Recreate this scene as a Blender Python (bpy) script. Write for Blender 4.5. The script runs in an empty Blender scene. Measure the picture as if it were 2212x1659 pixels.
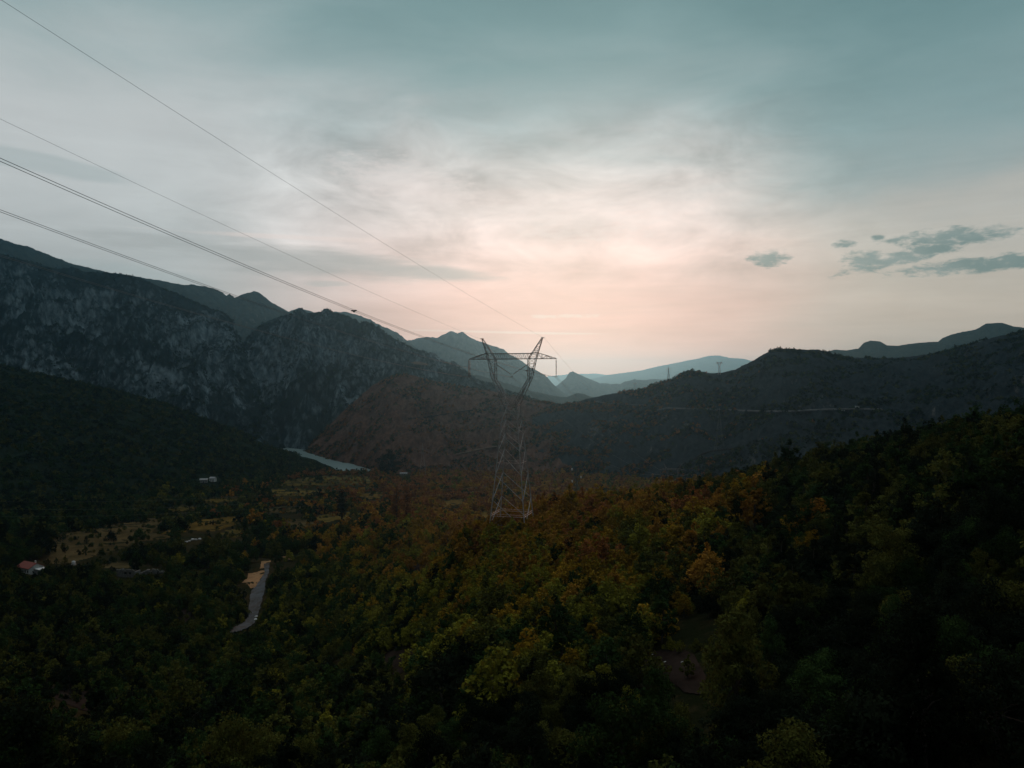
import bpy, math, random
import numpy as np

SC = bpy.context.scene
COL = SC.collection
RAD = math.radians
random.seed(7)
RNG = np.random.default_rng(11)

# ------------------------------------------------------------------ camera
# measurements of the place were taken on a 2212 px wide view: F pixels of focal length, centre CX, CY
F, CX, CY = 1703.2, 1106.0, 829.5
cam_data = bpy.data.cameras.new("camera")
cam_data.sensor_width = 36.0
cam_data.lens = F / 2212.0 * 36.0
cam_data.clip_start = 0.3
cam_data.clip_end = 90000.0
cam = bpy.data.objects.new("camera", cam_data)
cam.location = (0, 0, 0)
cam.rotation_euler = (RAD(90), 0, 0)
COL.objects.link(cam)
SC.camera = cam

SC.view_settings.view_transform = 'Standard'
SC.view_settings.look = 'None'
SC.view_settings.exposure = 0.0
SC.view_settings.gamma = 1.0
SC.render.engine = 'CYCLES'
SC.cycles.use_denoising = True
SC.cycles.denoiser = 'OPENIMAGEDENOISE'
SC.cycles.denoising_input_passes = 'RGB_ALBEDO_NORMAL'
SC.cycles.max_bounces = 5
SC.cycles.diffuse_bounces = 2
SC.cycles.transmission_bounces = 2
SC.cycles.transparent_max_bounces = 6
SC.cycles.volume_bounces = 0
SC.cycles.sample_clamp_indirect = 3.0

SUN_AZ, SUN_EL = 4.0, 8.0


def az_el(X, V):
    a = math.atan((X - CX) / F)
    e = math.atan((CY - V) / F * math.cos(a))
    return math.degrees(a), math.degrees(e)


# ------------------------------------------------------------------ node helper
class E:
    """a float socket with arithmetic"""
    nt = None

    def __init__(self, s):
        self.s = s

    @staticmethod
    def op(kind, *args, clamp=False):
        n = E.nt.nodes.new('ShaderNodeMath')
        n.operation = kind
        n.use_clamp = clamp
        for i, a in enumerate(args):
            if isinstance(a, E):
                E.nt.links.new(a.s, n.inputs[i])
            else:
                n.inputs[i].default_value = float(a)
        return E(n.outputs[0])

    def __add__(a, b): return E.op('ADD', a, b)
    __radd__ = __add__
    def __sub__(a, b): return E.op('SUBTRACT', a, b)
    def __rsub__(a, b): return E.op('SUBTRACT', b, a)
    def __mul__(a, b): return E.op('MULTIPLY', a, b)
    __rmul__ = __mul__
    def __truediv__(a, b): return E.op('DIVIDE', a, b)
    def __rtruediv__(a, b): return E.op('DIVIDE', b, a)


def smooth(x, a, b):
    n = E.nt.nodes.new('ShaderNodeMapRange')
    n.interpolation_type = 'SMOOTHSTEP'
    E.nt.links.new(x.s, n.inputs['Value'])
    for k, v in (('From Min', a), ('From Max', b)):
        if isinstance(v, E):
            E.nt.links.new(v.s, n.inputs[k])
        else:
            n.inputs[k].default_value = v
    return E(n.outputs['Result'])


def vec(x, y, z):
    n = E.nt.nodes.new('ShaderNodeCombineXYZ')
    for i, a in enumerate((x, y, z)):
        if isinstance(a, E):
            E.nt.links.new(a.s, n.inputs[i])
        else:
            n.inputs[i].default_value = float(a)
    return n.outputs[0]


def noise(v, scale=1.0, detail=4.0, rough=0.5, lac=2.0, dist=0.0):
    n = E.nt.nodes.new('ShaderNodeTexNoise')
    n.inputs['Scale'].default_value = scale
    n.inputs['Detail'].default_value = detail
    n.inputs['Roughness'].default_value = rough
    n.inputs['Lacunarity'].default_value = lac
    n.inputs['Distortion'].default_value = dist
    if v is not None:
        E.nt.links.new(v, n.inputs['Vector'])
    return E(n.outputs['Fac'])


def ramp(x, stops, interp='B_SPLINE'):
    n = E.nt.nodes.new('ShaderNodeValToRGB')
    cr = n.color_ramp
    cr.interpolation = interp
    while len(cr.elements) < len(stops):
        cr.elements.new(1.0)
    for e, (p, c) in zip(cr.elements, stops):
        e.position = p
        e.color = (c[0], c[1], c[2], 1)
    E.nt.links.new(x.s, n.inputs['Fac'])
    return n.outputs['Color']


def mixc(f, a, b, mode='MIX'):
    n = E.nt.nodes.new('ShaderNodeMix')
    n.data_type = 'RGBA'
    n.blend_type = mode
    n.clamp_factor = True
    if isinstance(f, E):
        E.nt.links.new(f.s, n.inputs[0])
    else:
        n.inputs[0].default_value = f
    for i, c in ((6, a), (7, b)):
        if isinstance(c, tuple):
            n.inputs[i].default_value = (c[0], c[1], c[2], 1)
        else:
            E.nt.links.new(c, n.inputs[i])
    return n.outputs[2]


def scalec(c, f):
    n = E.nt.nodes.new('ShaderNodeVectorMath')
    n.operation = 'SCALE'
    if isinstance(c, tuple):
        n.inputs[0].default_value = c
    else:
        E.nt.links.new(c, n.inputs[0])
    if isinstance(f, E):
        E.nt.links.new(f.s, n.inputs['Scale'])
    else:
        n.inputs['Scale'].default_value = f
    return n.outputs[0]


# ------------------------------------------------------------------ world: evening sky under a broken cloud sheet
def build_world():
    w = bpy.data.worlds.new("World")
    SC.world = w
    w.use_nodes = True
    nt = w.node_tree
    nt.nodes.clear()
    E.nt = nt
    out = nt.nodes.new('ShaderNodeOutputWorld')
    bg = nt.nodes.new('ShaderNodeBackground')
    bg.inputs['Strength'].default_value = 0.1
    sky = nt.nodes.new('ShaderNodeTexSky')
    sky.sky_type = 'NISHITA'
    sky.sun_disc = False
    sky.sun_elevation = RAD(SUN_EL)
    sky.sun_rotation = RAD(SUN_AZ)
    sky.air_density = 1.0
    sky.dust_density = 1.5
    tc = nt.nodes.new('ShaderNodeTexCoord')
    sep = nt.nodes.new('ShaderNodeSeparateXYZ')
    nt.links.new(tc.outputs['Generated'], sep.inputs[0])
    x, y, z = (E(sep.outputs[i]) for i in range(3))
    az = E.op('ARCTAN2', x, y) * 57.29578
    el = E.op('ARCSINE', z) * 57.29578
    zz = E.op('MAXIMUM', z, 0.0) + 0.10
    plane = vec(x / zz, y / zz, 0.0)
    ang = vec(az * 0.05, el * 0.16, 0.0)
    n1 = noise(ang, 1.1, 6, 0.55, dist=0.5)
    n2 = noise(plane, 1.3, 7, 0.58, dist=0.8)
    n3 = noise(vec(az * 0.035, el * 0.5, 3.0), 1.4, 6, 0.6, dist=0.4)
    # height above the horizon, disturbed by the clouds
    h = (el + (n1 - 0.5) * 7.5 + (n2 - 0.5) * 3.0) / 32.0

    def st(lst):
        return [(e / 32.0, c) for e, c in lst]
    left = ramp(h, st([(0, (.40, .42, .42)), (6, (.44, .47, .47)), (10, (.50, .53, .53)), (15, (.55, .575, .575)),
                       (19, (.52, .55, .55)), (22.5, (.34, .43, .435)), (26, (.21, .325, .335)), (32, (.13, .23, .24))]))
    mid = ramp(h, st([(0, (.88, .50, .41)), (4, (.86, .54, .46)), (7.5, (.84, .62, .56)), (11, (.84, .70, .66)),
                      (14, (.66, .60, .575)), (17.5, (.40, .445, .45)), (21, (.245, .36, .37)), (25, (.175, .295, .305)), (32, (.12, .22, .23))]))
    right = ramp(h, st([(0, (.66, .52, .41)), (4, (.58, .50, .41)), (8, (.54, .505, .44)), (11.5, (.50, .49, .455)),
                        (14, (.31, .385, .385)), (18, (.225, .335, .345)), (22, (.16, .275, .285)), (27, (.11, .215, .225)), (32, (.08, .17, .18))]))
    azn = az + (n1 - 0.5) * 8
    c = mixc(smooth(azn, -25.0, -1.0), left, mid)
    c = mixc(smooth(azn, 7.0, 25.0), c, right)
    # warm glow low over the valley
    da = (az - 5.0) / 13.0
    de = (el - 2.0) / 6.0
    glow = E.op('POWER', 2.71828, (da * da + de * de) * -1.0)
    c = mixc(glow * 0.82, c, (.86, .435, .37))
    # lighter and darker streaks of the cloud sheet
    st_amp = smooth(el, 20.0, 9.0) * 0.20 + 0.05
    n4 = noise(vec(az * 0.11, el * 0.26, 9.0), 1.35, 8, 0.60, dist=0.4)
    puff = smooth(el, 5.0, 10.0) * smooth(el, 22.0, 15.0) * smooth(E.op('ABSOLUTE', az - 1.0), 27.0, 14.0)
    f = 1.0 + (n3 - 0.5) * st_amp * 1.5 + (n2 - 0.5) * st_amp * 1.2 + (n4 - 0.46) * (puff * 1.25 + 0.14)
    c = scalec(c, f * 1.01)

    # single darker clouds: (centre az, el, half width, half height, tilt, strength)
    det = noise(vec(az * 0.8, el * 2.4, 1.0), 0.95, 8, 0.70, dist=0.25)
    det2 = noise(vec(az * 0.12, el * 0.9, 5.0), 1.0, 5, 0.5)

    def blob(X, V, w_, h_, tilt, lo=0.0, hi=1.0, nn=1.0, tex=None):
        a0, e0 = az_el(X, V)
        dx = az - a0
        dy = el - e0 - dx * tilt
        dx = dx / (w_ / F * 57.3)
        dy = dy / (h_ / F * 57.3)
        r = 1.0 - (dx * dx + dy * dy)
        r = r + ((tex or det) - 0.5) * 3.9 * nn
        return smooth(r, lo, hi)
    dark = None
    for b in ((2055, 513, 125, 22, 0.02), (1990, 545, 165, 19, 0.22), (2150, 569, 210, 18, 0.02), (1870, 563, 48, 24, -0.1),
              (1825, 527, 26, 9, 0.0), (1658, 558, 50, 19, 0.0), (1897, 512, 16, 6, 0.0)):
        m = blob(*b)
        dark = m if dark is None else E.op('MAXIMUM', dark, m)
    c = mixc(dark * 0.86, c, mixc(smooth(n4, .35, .65), (.12, .205, .20), (.22, .29, .28)))
    band = blob(620, 560, 420, 42, -0.055, 0.1, 1.0, 0.55, det2)
    band = E.op('MAXIMUM', band, blob(880, 585, 240, 22, -0.05, 0.1, 1.0, 0.5, det2))
    c = mixc(band * 0.70, c, (.34, .36, .355))
    band2 = E.op('MAXIMUM', blob(70, 350, 200, 26, -0.09, 0.1, 1.0, 0.6, det2), blob(700, 612, 70, 10, 0.0, 0.2, 0.9, 0.6, det2))
    band2 = E.op('MAXIMUM', band2, blob(250, 600, 230, 45, -0.1, 0.1, 1.0, 0.5, det2))
    c = mixc(band2 * 0.34, c, (.27, .355, .36))
    # bright feathers
    feather = E.op('MAXIMUM', blob(1215, 683, 110, 7, 0.0, 0.3, 1.0, 0.8), blob(1100, 718, 240, 4, -0.02, 0.1, 0.9, 0.5, det2))
    feather = E.op('MAXIMUM', feather, blob(620, 512, 330, 7, 0.0, 0.1, 1.0, 0.6, det2) * 0.7)
    c = mixc(feather * 0.5, c, (.88, .72, .66))
    lump = E.op('MAXIMUM', blob(890, 400, 200, 55, -0.2, 0.0, 1.1, 0.9), blob(1240, 470, 230, 60, -0.05, 0.0, 1.1, 0.9))
    c = mixc(lump * 0.35, c, (.86, .76, .73))

    # the sky grows dark away from the sunset (behind), and dark below the horizon
    caz = (y + 0.45) / 1.25
    away = smooth(caz, 0.05, 0.95)
    c = scalec(c, away * 0.75 + 0.25)
    up = smooth(el, 30.0, 62.0)
    c = mixc(up, c, scalec((1.16, 1.29, 1.35), away * 0.5 + 0.5))  # unseen overhead sky brightened as added fill light for the land
    c = scalec(c, smooth(el, -4.0, 0.0) * 0.92 + 0.08)
    c10 = scalec(c, 10.0)
    col = mixc(0.04, c10, sky.outputs['Color'])
    nt.links.new(col, bg.inputs['Color'])
    nt.links.new(bg.outputs[0], out.inputs['Surface'])
    w.cycles.sampling_method = 'MANUAL'
    w.cycles.sample_map_resolution = 512


build_world()

sun_d = bpy.data.lights.new("sun", 'SUN')
sun_d.energy = 1.4
sun_d.angle = RAD(12)
sun_d.color = (1.0, 0.46, 0.30)
sun = bpy.data.objects.new("sun", sun_d)
sun.rotation_euler = (RAD(90 - SUN_EL), 0, RAD(180 - SUN_AZ))
COL.objects.link(sun)


# ------------------------------------------------------------------ numpy noise
PERM = np.concatenate([np.random.default_rng(3).permutation(1024)] * 2)
GRAD = np.stack([np.cos(np.arange(1024) * 2.399963), np.sin(np.arange(1024) * 2.399963)], 1)


def perlin(x, y):
    x = np.asarray(x, float)
    y = np.asarray(y, float)
    xi = np.floor(x).astype(int)
    yi = np.floor(y).astype(int)
    xf, yf = x - xi, y - yi
    u = xf * xf * xf * (xf * (xf * 6 - 15) + 10)
    v = yf * yf * yf * (yf * (yf * 6 - 15) + 10)

    def g(ix, iy, fx, fy):
        k = PERM[(PERM[ix & 1023] + iy) & 1023]
        gg = GRAD[k]
        return gg[..., 0] * fx + gg[..., 1] * fy
    a = g(xi, yi, xf, yf)
    b = g(xi + 1, yi, xf - 1, yf)
    c = g(xi, yi + 1, xf, yf - 1)
    d = g(xi + 1, yi + 1, xf - 1, yf - 1)
    return ((a + u * (b - a)) * (1 - v) + (c + u * (d - c)) * v) * 1.5


def fbm(x, y, octv=5, gain=0.5):
    s, a, t = 0, 1.0, 0
    for i in range(octv):
        s = s + a * perlin(x * 2 ** i + 17.3 * i, y * 2 ** i - 9.1 * i)
        t += a
        a *= gain
    return s / t


def ridged(x, y, octv=5, gain=0.55):
    s, a, t = 0, 1.0, 0
    for i in range(octv):
        s = s + a * (1 - 2 * np.abs(perlin(x * 2 ** i + 31.7 * i, y * 2 ** i + 5.3 * i)))
        t += a
        a *= gain
    return s / t


# ------------------------------------------------------------------ object helpers
def tag(o, label=None, cat=None, group=None, kind=None):
    if label: o["label"] = label
    if cat: o["category"] = cat
    if group: o["group"] = group
    if kind: o["kind"] = kind
    return o


def mesh_np(name, verts, faces, mat=None, smooth_=False, mi=None):
    """faces: (n,4) or (n,3) int array, or a list of tuples"""
    me = bpy.data.meshes.new(name)
    verts = np.asarray(verts, np.float32)
    if isinstance(faces, np.ndarray):
        k = faces.shape[1]
        me.vertices.add(len(verts))
        me.vertices.foreach_set('co', verts.ravel())
        me.loops.add(faces.size)
        me.loops.foreach_set('vertex_index', faces.astype(np.int32).ravel())
        me.polygons.add(len(faces))
        me.polygons.foreach_set('loop_start', np.arange(0, faces.size, k, dtype=np.int32))
        me.polygons.foreach_set('loop_total', np.full(len(faces), k, np.int32))
        me.update(calc_edges=True)
    else:
        me.from_pydata([tuple(v) for v in verts], [], faces)
        me.update()
    if smooth_:
        me.polygons.foreach_set('use_smooth', np.ones(len(me.polygons), bool))
    if mat: me.materials.append(mat)
    return me


def link(name, me, parent=None, loc=None):
    o = bpy.data.objects.new(name, me)
    COL.objects.link(o)
    if parent: o.parent = parent
    if loc is not None: o.location = loc
    return o


def empty(name, loc=(0, 0, 0), rz=0.0):
    o = bpy.data.objects.new(name, None)
    o.empty_display_size = 0.5
    COL.objects.link(o)
    o.location = loc
    o.rotation_euler = (0, 0, rz)
    return o


class MB:
    """collects boxes, bars, tubes into one mesh"""

    def __init__(self):
        self.v, self.f = [], []

    def add(self, vs, fs):
        b = len(self.v)
        self.v += [tuple(map(float, p)) for p in vs]
        self.f += [tuple(b + i for i in q) for q in fs]

    def box(self, c, s, rz=0.0):
        cx, cy, cz = c
        hx, hy, hz = s[0] / 2, s[1] / 2, s[2] / 2
        ca, sa = math.cos(rz), math.sin(rz)
        vs = []
        for dz in (-hz, hz):
            for dx, dy in ((-hx, -hy), (hx, -hy), (hx, hy), (-hx, hy)):
                vs.append((cx + dx * ca - dy * sa, cy + dx * sa + dy * ca, cz + dz))
        self.add(vs, [(3, 2, 1, 0), (4, 5, 6, 7), (0, 1, 5, 4), (1, 2, 6, 5), (2, 3, 7, 6), (3, 0, 4, 7)])

    def bar(self, p, q, w, w2=None):
        self.tube([p, q], [w * .5, (w2 or w) * .5], 4)

    def tube(self, pts, rad, n=6, caps=True):
        pts = [np.array(p, float) for p in pts]
        vs, fs = [], []
        up = np.array((0, 0, 1.0))
        for i, p in enumerate(pts):
            t = pts[min(i + 1, len(pts) - 1)] - pts[max(i - 1, 0)]
            t /= (np.linalg.norm(t) + 1e-9)
            a = np.cross(t, up)
            if np.linalg.norm(a) < 0.05: a = np.cross(t, (1.0, 0, 0))
            a /= np.linalg.norm(a)
            b = np.cross(a, t)
            r = rad[i] if hasattr(rad, '__len__') else rad
            for k in range(n):
                th = 2 * math.pi * (k + .5) / n
                vs.append(p + r * (math.cos(th) * a + math.sin(th) * b))
        for i in range(len(pts) - 1):
            for k in range(n):
                fs.append((i * n + k, i * n + (k + 1) % n, (i + 1) * n + (k + 1) % n, (i + 1) * n + k))
        if caps:
            fs.append(tuple(range(n)))
            m = (len(pts) - 1) * n
            fs.append(tuple(m + k for k in range(n))[::-1])
        self.add(vs, fs)

    def build(self, name, mat, parent=None, smooth_=False, loc=None):
        me = bpy.data.meshes.new(name)
        me.from_pydata(self.v, [], self.f)
        me.update()
        if smooth_:
            me.polygons.foreach_set('use_smooth', np.ones(len(me.polygons), bool))
        me.materials.append(mat)
        return link(name, me, parent, loc)


# ------------------------------------------------------------------ materials
def new_mat(name):
    m = bpy.data.materials.new(name)
    m.use_nodes = True
    nt = m.node_tree
    E.nt = nt
    b = nt.nodes['Principled BSDF']
    return m, nt, b


def pos_vec():
    g = E.nt.nodes.new('ShaderNodeNewGeometry')
    return g.outputs['Position'], g


def obj_vec():
    return E.nt.nodes.new('ShaderNodeTexCoord').outputs['Object']


def bump(b, hgt, strength=0.4, dist=1.0):
    n = E.nt.nodes.new('ShaderNodeBump')
    n.inputs['Strength'].default_value = strength
    n.inputs['Distance'].default_value = dist
    E.nt.links.new(hgt.s, n.inputs['Height'])
    E.nt.links.new(n.outputs[0], b.inputs['Normal'])


def simple_mat(name, col, col2=None, scale=1.0, rough=0.85, metal=0.0, bumpd=0.0, detail=5):
    m, nt, b = new_mat(name)
    n = noise(obj_vec(), scale, detail, 0.6)
    c2 = col2 or tuple(v * 0.65 for v in col)
    nt.links.new(mixc(smooth(n, 0.3, 0.7), c2, col), b.inputs['Base Color'])
    b.inputs['Roughness'].default_value = rough
    b.inputs['Metallic'].default_value = metal
    b.inputs['Specular IOR Level'].default_value = 0.25
    if bumpd: bump(b, n, 0.6, bumpd)
    return m


def leaf_mat(name, dark, light):
    m, nt, b = new_mat(name)
    g = nt.nodes.new('ShaderNodeNewGeometry')
    oi = nt.nodes.new('ShaderNodeObjectInfo')
    r = E(g.outputs['Random Per Island'])
    o = E(oi.outputs['Random'])
    n = noise(obj_vec(), 0.9, 3, 0.5)
    f = r * 0.34 + smooth(n, 0.35, 0.65) * 0.5 + .10
    c = mixc(f, dark, light)
    c = scalec(c, o * 0.7 + 0.65)
    b.inputs['Roughness'].default_value = 0.65
    b.inputs['Specular IOR Level'].default_value = 0.0
    nt.links.new(c, b.inputs['Base Color'])
    tr = nt.nodes.new('ShaderNodeBsdfTranslucent')
    nt.links.new(c, tr.inputs['Color'])
    mx = nt.nodes.new('ShaderNodeMixShader')
    mx.inputs[0].default_value = 0.22
    nt.links.new(b.outputs[0], mx.inputs[1])
    nt.links.new(tr.outputs[0], mx.inputs[2])
    nt.links.new(mx.outputs[0], nt.nodes['Material Output'].inputs['Surface'])
    return m


LEAF = {
    'deep green': leaf_mat('leaf_deep_green', (.008, .018, .007), (.028, .050, .013)),
    'dark olive': leaf_mat('leaf_dark_olive', (.022, .027, .007), (.074, .078, .017)),
    'yellow-green': leaf_mat('leaf_yellow_green', (.060, .062, .008), (.170, .162, .020)),
    'golden olive': leaf_mat('leaf_golden_olive', (.095, .062, .006), (.255, .158, .016)),
    'amber': leaf_mat('leaf_amber', (.125, .068, .011), (.285, .145, .022)),
    'rusty brown': leaf_mat('leaf_rusty_brown', (.090, .038, .012), (.250, .100, .030)),
    'blackish green': leaf_mat('leaf_blackish_green', (.004, .007, .004), (.013, .019, .010)),
}
COLOURS = list(LEAF)
BARK = simple_mat('bark', (.055, .042, .032), (.025, .020, .016), 3.0, 0.95, bumpd=.03)


def rock_mat(name, scrub_a, scrub_b, rock_a, rock_b, size, lo, hi, bumps=1.0):
    m, nt, b = new_mat(name)
    p, g = pos_vec()
    mp = nt.nodes.new('ShaderNodeMapping')
    mp.inputs['Scale'].default_value = (1 / size, .8 / size, 0.48 / size)
    nt.links.new(p, mp.inputs['Vector'])
    v = mp.outputs[0]
    big = noise(v, 0.35, 3, 0.5)
    n = noise(v, 1.0, 9, 0.68, dist=0.6)
    fine = noise(v, 6.0, 6, 0.7)
    sep = nt.nodes.new('ShaderNodeSeparateXYZ')
    nt.links.new(g.outputs['Normal'], sep.inputs[0])
    steep = 1.0 - E(sep.outputs[2])
    k = n * 0.50 + big * 0.50 + (steep - 0.35) * 0.30 + (fine - 0.5) * 0.22
    mask = smooth(k, lo, hi)
    sc_ = mixc(smooth(fine, 0.3, 0.7), scrub_a, scrub_b)
    rc_ = mixc(smooth(fine, 0.35, 0.65), rock_a, rock_b)
    nt.links.new(mixc(mask, sc_, rc_), b.inputs['Base Color'])
    b.inputs['Roughness'].default_value = 0.95
    b.inputs['Specular IOR Level'].default_value = 0.0
    bump(b, n * 0.7 + fine * 0.5, 0.9, size * 0.22 * bumps)
    return m


M_ROCK = rock_mat('haze_tinted_limestone_and_scrub', (.009, .015, .015), (.018, .026, .025), (.046, .068, .078), (.165, .215, .235), 95, .475, .70)  # blue shift in rock and scrub colours paints haze over the cliffs
M_FAR = rock_mat('far_mountain_slope', (.016, .020, .015), (.035, .04, .03), (.10, .10, .09), (.2, .2, .19), 160, .56, .68, .7)
M_BROWNHILL = rock_mat('brown_scrub_hill', (.036, .019, .014), (.095, .050, .034), (.10, .070, .052), (.15, .11, .085), 45, .58, .72, .8)  # brown scrub, reddened to paint in the warm glow over the hill
M_DARKHILL = rock_mat('dark_scrub_hill', (.008, .012, .014), (.022, .027, .029), (.055, .056, .052), (.12, .115, .105), 40, .55, .70, .8)
M_GREENHILL = rock_mat('green_scrub_hill', (.005, .010, .006), (.013, .018, .010), (.025, .026, .018), (.045, .043, .03), 30, .60, .74, .7)


def ground_mat():
    m, nt, b = new_mat('dry_grass_and_soil')
    p, g = pos_vec()
    mp = nt.nodes.new('ShaderNodeMapping')
    mp.inputs['Scale'].default_value = (.06, .06, .06)
    nt.links.new(p, mp.inputs['Vector'])
    v = mp.outputs[0]
    a = noise(v, 0.5, 4, .55)
    n = noise(v, 6.0, 8, .7)
    c = mixc(smooth(a, .4, .62), (.010, .012, .005), (.024, .018, .008))
    c = mixc(smooth(n, .45, .75), c, (.034, .025, .012))
    nt.links.new(c, b.inputs['Base Color'])
    b.inputs['Roughness'].default_value = .95
    b.inputs['Specular IOR Level'].default_value = 0.0
    bump(b, n, .8, 1.2)
    return m


def patch_mat(name, ca, cb, scale, bumpd=.3):
    m, nt, b = new_mat(name)
    p, g = pos_vec()
    mp = nt.nodes.new('ShaderNodeMapping')
    mp.inputs['Scale'].default_value = (scale, scale * .45, scale)
    nt.links.new(p, mp.inputs['Vector'])
    n = noise(mp.outputs[0], 1.0, 8, .68, dist=.3)
    n2 = noise(mp.outputs[0], .18, 3, .5)
    nt.links.new(mixc(smooth(n * .6 + n2 * .4, .36, .64), ca, cb), b.inputs['Base Color'])
    b.inputs['Roughness'].default_value = .95
    b.inputs['Specular IOR Level'].default_value = 0.0
    bump(b, n, .7, bumpd)
    return m


# ------------------------------------------------------------------ ground
GX = np.array([-900, 0, 560, 850, 1100, 1400, 1700, 2000, 2212, 3000], float)
GU = (GX - CX) / F
GD = np.array([2, 15, 30, 45, 60, 80, 110, 150, 200, 260, 340, 450, 700, 1000, 1280, 1340, 1500, 40000], float)
_tail = [-107, -125, -145, -153, -160, -160]
GZ = np.array([
    [-4, -16, -25, -30, -34, -41, -49, -59, -68, -75, -82, -91] + _tail,
    [-4, -16, -25, -30, -33, -40, -49, -59, -68, -75, -82, -91] + _tail,
    [-4, -16, -25, -30, -33, -41, -51, -63, -73, -82, -87, -92] + _tail,
    [-4, -16, -24, -29.5, -33, -38, -46, -57, -64, -71, -78, -86] + _tail,
    [-4, -15, -23, -28, -31, -32, -31.5, -30.5, -33, -48, -66, -84] + _tail,
    [-4, -14, -20, -25, -29, -30.5, -31, -30, -31.5, -41, -60, -80] + _tail,
    [-4, -13, -18, -22, -25, -25, -23.5, -20, -23, -38, -58, -80] + _tail,
    [-4, -12, -17, -20, -20, -17, -13, -11.5, -18, -35, -56, -80] + _tail,
    [-4, -12, -16, -18, -17, -13, -10, -10, -17, -34, -56, -80] + _tail,
    [-4, -11, -15, -16, -14, -10, -8, -9, -16, -34, -56, -80] + _tail], float)
# resample finely and smooth
_LD = np.linspace(math.log(2), math.log(40000), 600)
_UU = np.linspace(-1.18, 1.12, 231)
_T = np.stack([np.interp(_LD, np.log(GD), r) for r in GZ])
_k = np.ones(9) / 9
_T = np.stack([np.convolve(np.pad(r, 4, mode='edge'), _k, 'valid') for r in _T])
_T = np.stack([np.interp(_UU, GU, _T[:, j]) for j in range(_T.shape[1])], 1)
_k = np.ones(15) / 15
_T = np.stack([np.convolve(np.pad(_T[:, j], 7, mode='edge'), _k, 'valid') for j in range(_T.shape[1])], 1)


def gz(x, y, rough=True):
    x = np.asarray(x, float)
    y = np.asarray(y, float)
    r = np.hypot(x, y)
    front = y > 0.7 * np.abs(x)
    D = np.where(front, np.maximum(y, 2.0), np.maximum(r * 0.573, 2.0))
    u = np.where(front, x / np.maximum(y, 1e-3), np.sign(x) * 1.43)
    fi = np.clip((u + 1.18) / 2.3 * 230, 0, 229.999)
    fj = np.clip((np.log(D) - _LD[0]) / (_LD[-1] - _LD[0]) * 599, 0, 598.999)
    i, j = fi.astype(int), fj.astype(int)
    a, b = fi - i, fj - j
    z = (_T[i, j] * (1 - a) + _T[i + 1, j] * a) * (1 - b) + (_T[i, j + 1] * (1 - a) + _T[i + 1, j + 1] * a) * b
    if rough:
        amp = np.clip(D * 0.006, 0.1, 2.0) * np.clip((1300 - D) / 150, 0, 1)
        z = z + amp * fbm(x / 28.0, y / 28.0, 4)
    # levelled ground under the large pylon
    k = np.exp(-(np.hypot(x - 0.0, y - 173.5) / 15.0) ** 4)
    z = z * (1 - k) + k * (-31.9 + 0.06 * (x + 0.0))
    # unseen hillside added behind the viewpoint to darken the foreground
    back = np.clip(-y / 60.0, 0, 1)
    z = z * (1 - back) + back * np.minimum(-4 + 0.45 * (-y - 10), 140)
    return z


def P(X, V, D):
    return np.array(((X - CX) / F * D, D, (CY - V) / F * D))


def to_px(p):
    p = np.asarray(p, float)
    return CX + F * p[..., 0] / p[..., 1], CY - F * p[..., 2] / p[..., 1]


def ground_at(X, V, d0=30.0, d1=1330.0):
    """farthest-first is not wanted: the first point along the sight line under which the ground lies"""
    D = np.exp(np.linspace(math.log(d0), math.log(d1), 700))
    x = (X - CX) / F * D
    zr = (CY - V) / F * D
    zg = gz(x, D)
    k = np.nonzero(zg >= zr)[0]
    i = k[0] if len(k) else len(D) - 1
    return np.array((x[i], D[i], zg[i]))


def ground_at_many(X, V, d0=30.0, d1=1330.0):
    D = np.exp(np.linspace(math.log(d0), math.log(d1), 900))
    out = np.zeros((len(X), 3))
    for s in range(0, len(X), 400):
        xs, vs = X[s:s + 400, None], V[s:s + 400, None]
        x = (xs - CX) / F * D[None]
        zr = (CY - vs) / F * D[None]
        zg = gz(x, D[None] + 0 * x)
        hit = zg >= zr
        i = np.where(hit.any(1), hit.argmax(1), len(D) - 1)
        i0 = np.maximum(i - 1, 0)
        r = np.arange(len(i))
        d_a, d_b = (zr - zg)[r, i0], (zr - zg)[r, i]
        t = np.clip(d_a / np.where(np.abs(d_a - d_b) < 1e-9, 1, d_a - d_b), 0, 1)
        dd = D[i0] + t * (D[i] - D[i0])
        xx = (X[s:s + 400] - CX) / F * dd
        out[s:s + 400] = np.stack([xx, dd, gz(xx, dd)], 1)
    return out


def grid_faces(nr, nc):
    i = np.arange(nr - 1)[:, None] * nc + np.arange(nc - 1)[None]
    return np.stack([i, i + 1, i + nc + 1, i + nc], -1).reshape(-1, 4)


def build_ground():
    ph = np.concatenate([np.linspace(-180, -50, 60, endpoint=False), np.linspace(-50, 50, 420, endpoint=False), np.linspace(50, 180, 61)])
    rr = np.concatenate([np.geomspace(1.5, 1500, 330, endpoint=False), np.geomspace(1500, 24000, 24)])
    A, R = np.meshgrid(np.radians(ph), rr, indexing='ij')
    x, y = R * np.sin(A), R * np.cos(A)
    z = gz(x, y)
    v = np.stack([x, y, z], -1).reshape(-1, 3)
    f = grid_faces(len(ph), len(rr))[:, ::-1]
    o = link('ground', mesh_np('ground', v, f, ground_mat(), True))
    tag(o, kind='structure')


build_ground()

# ------------------------------------------------------------------ hills and mountains, each at its own distance
LAYERS = {}


def rline(pts):
    a = np.array(pts, float)
    return a[:, 0], a[:, 1]


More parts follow.
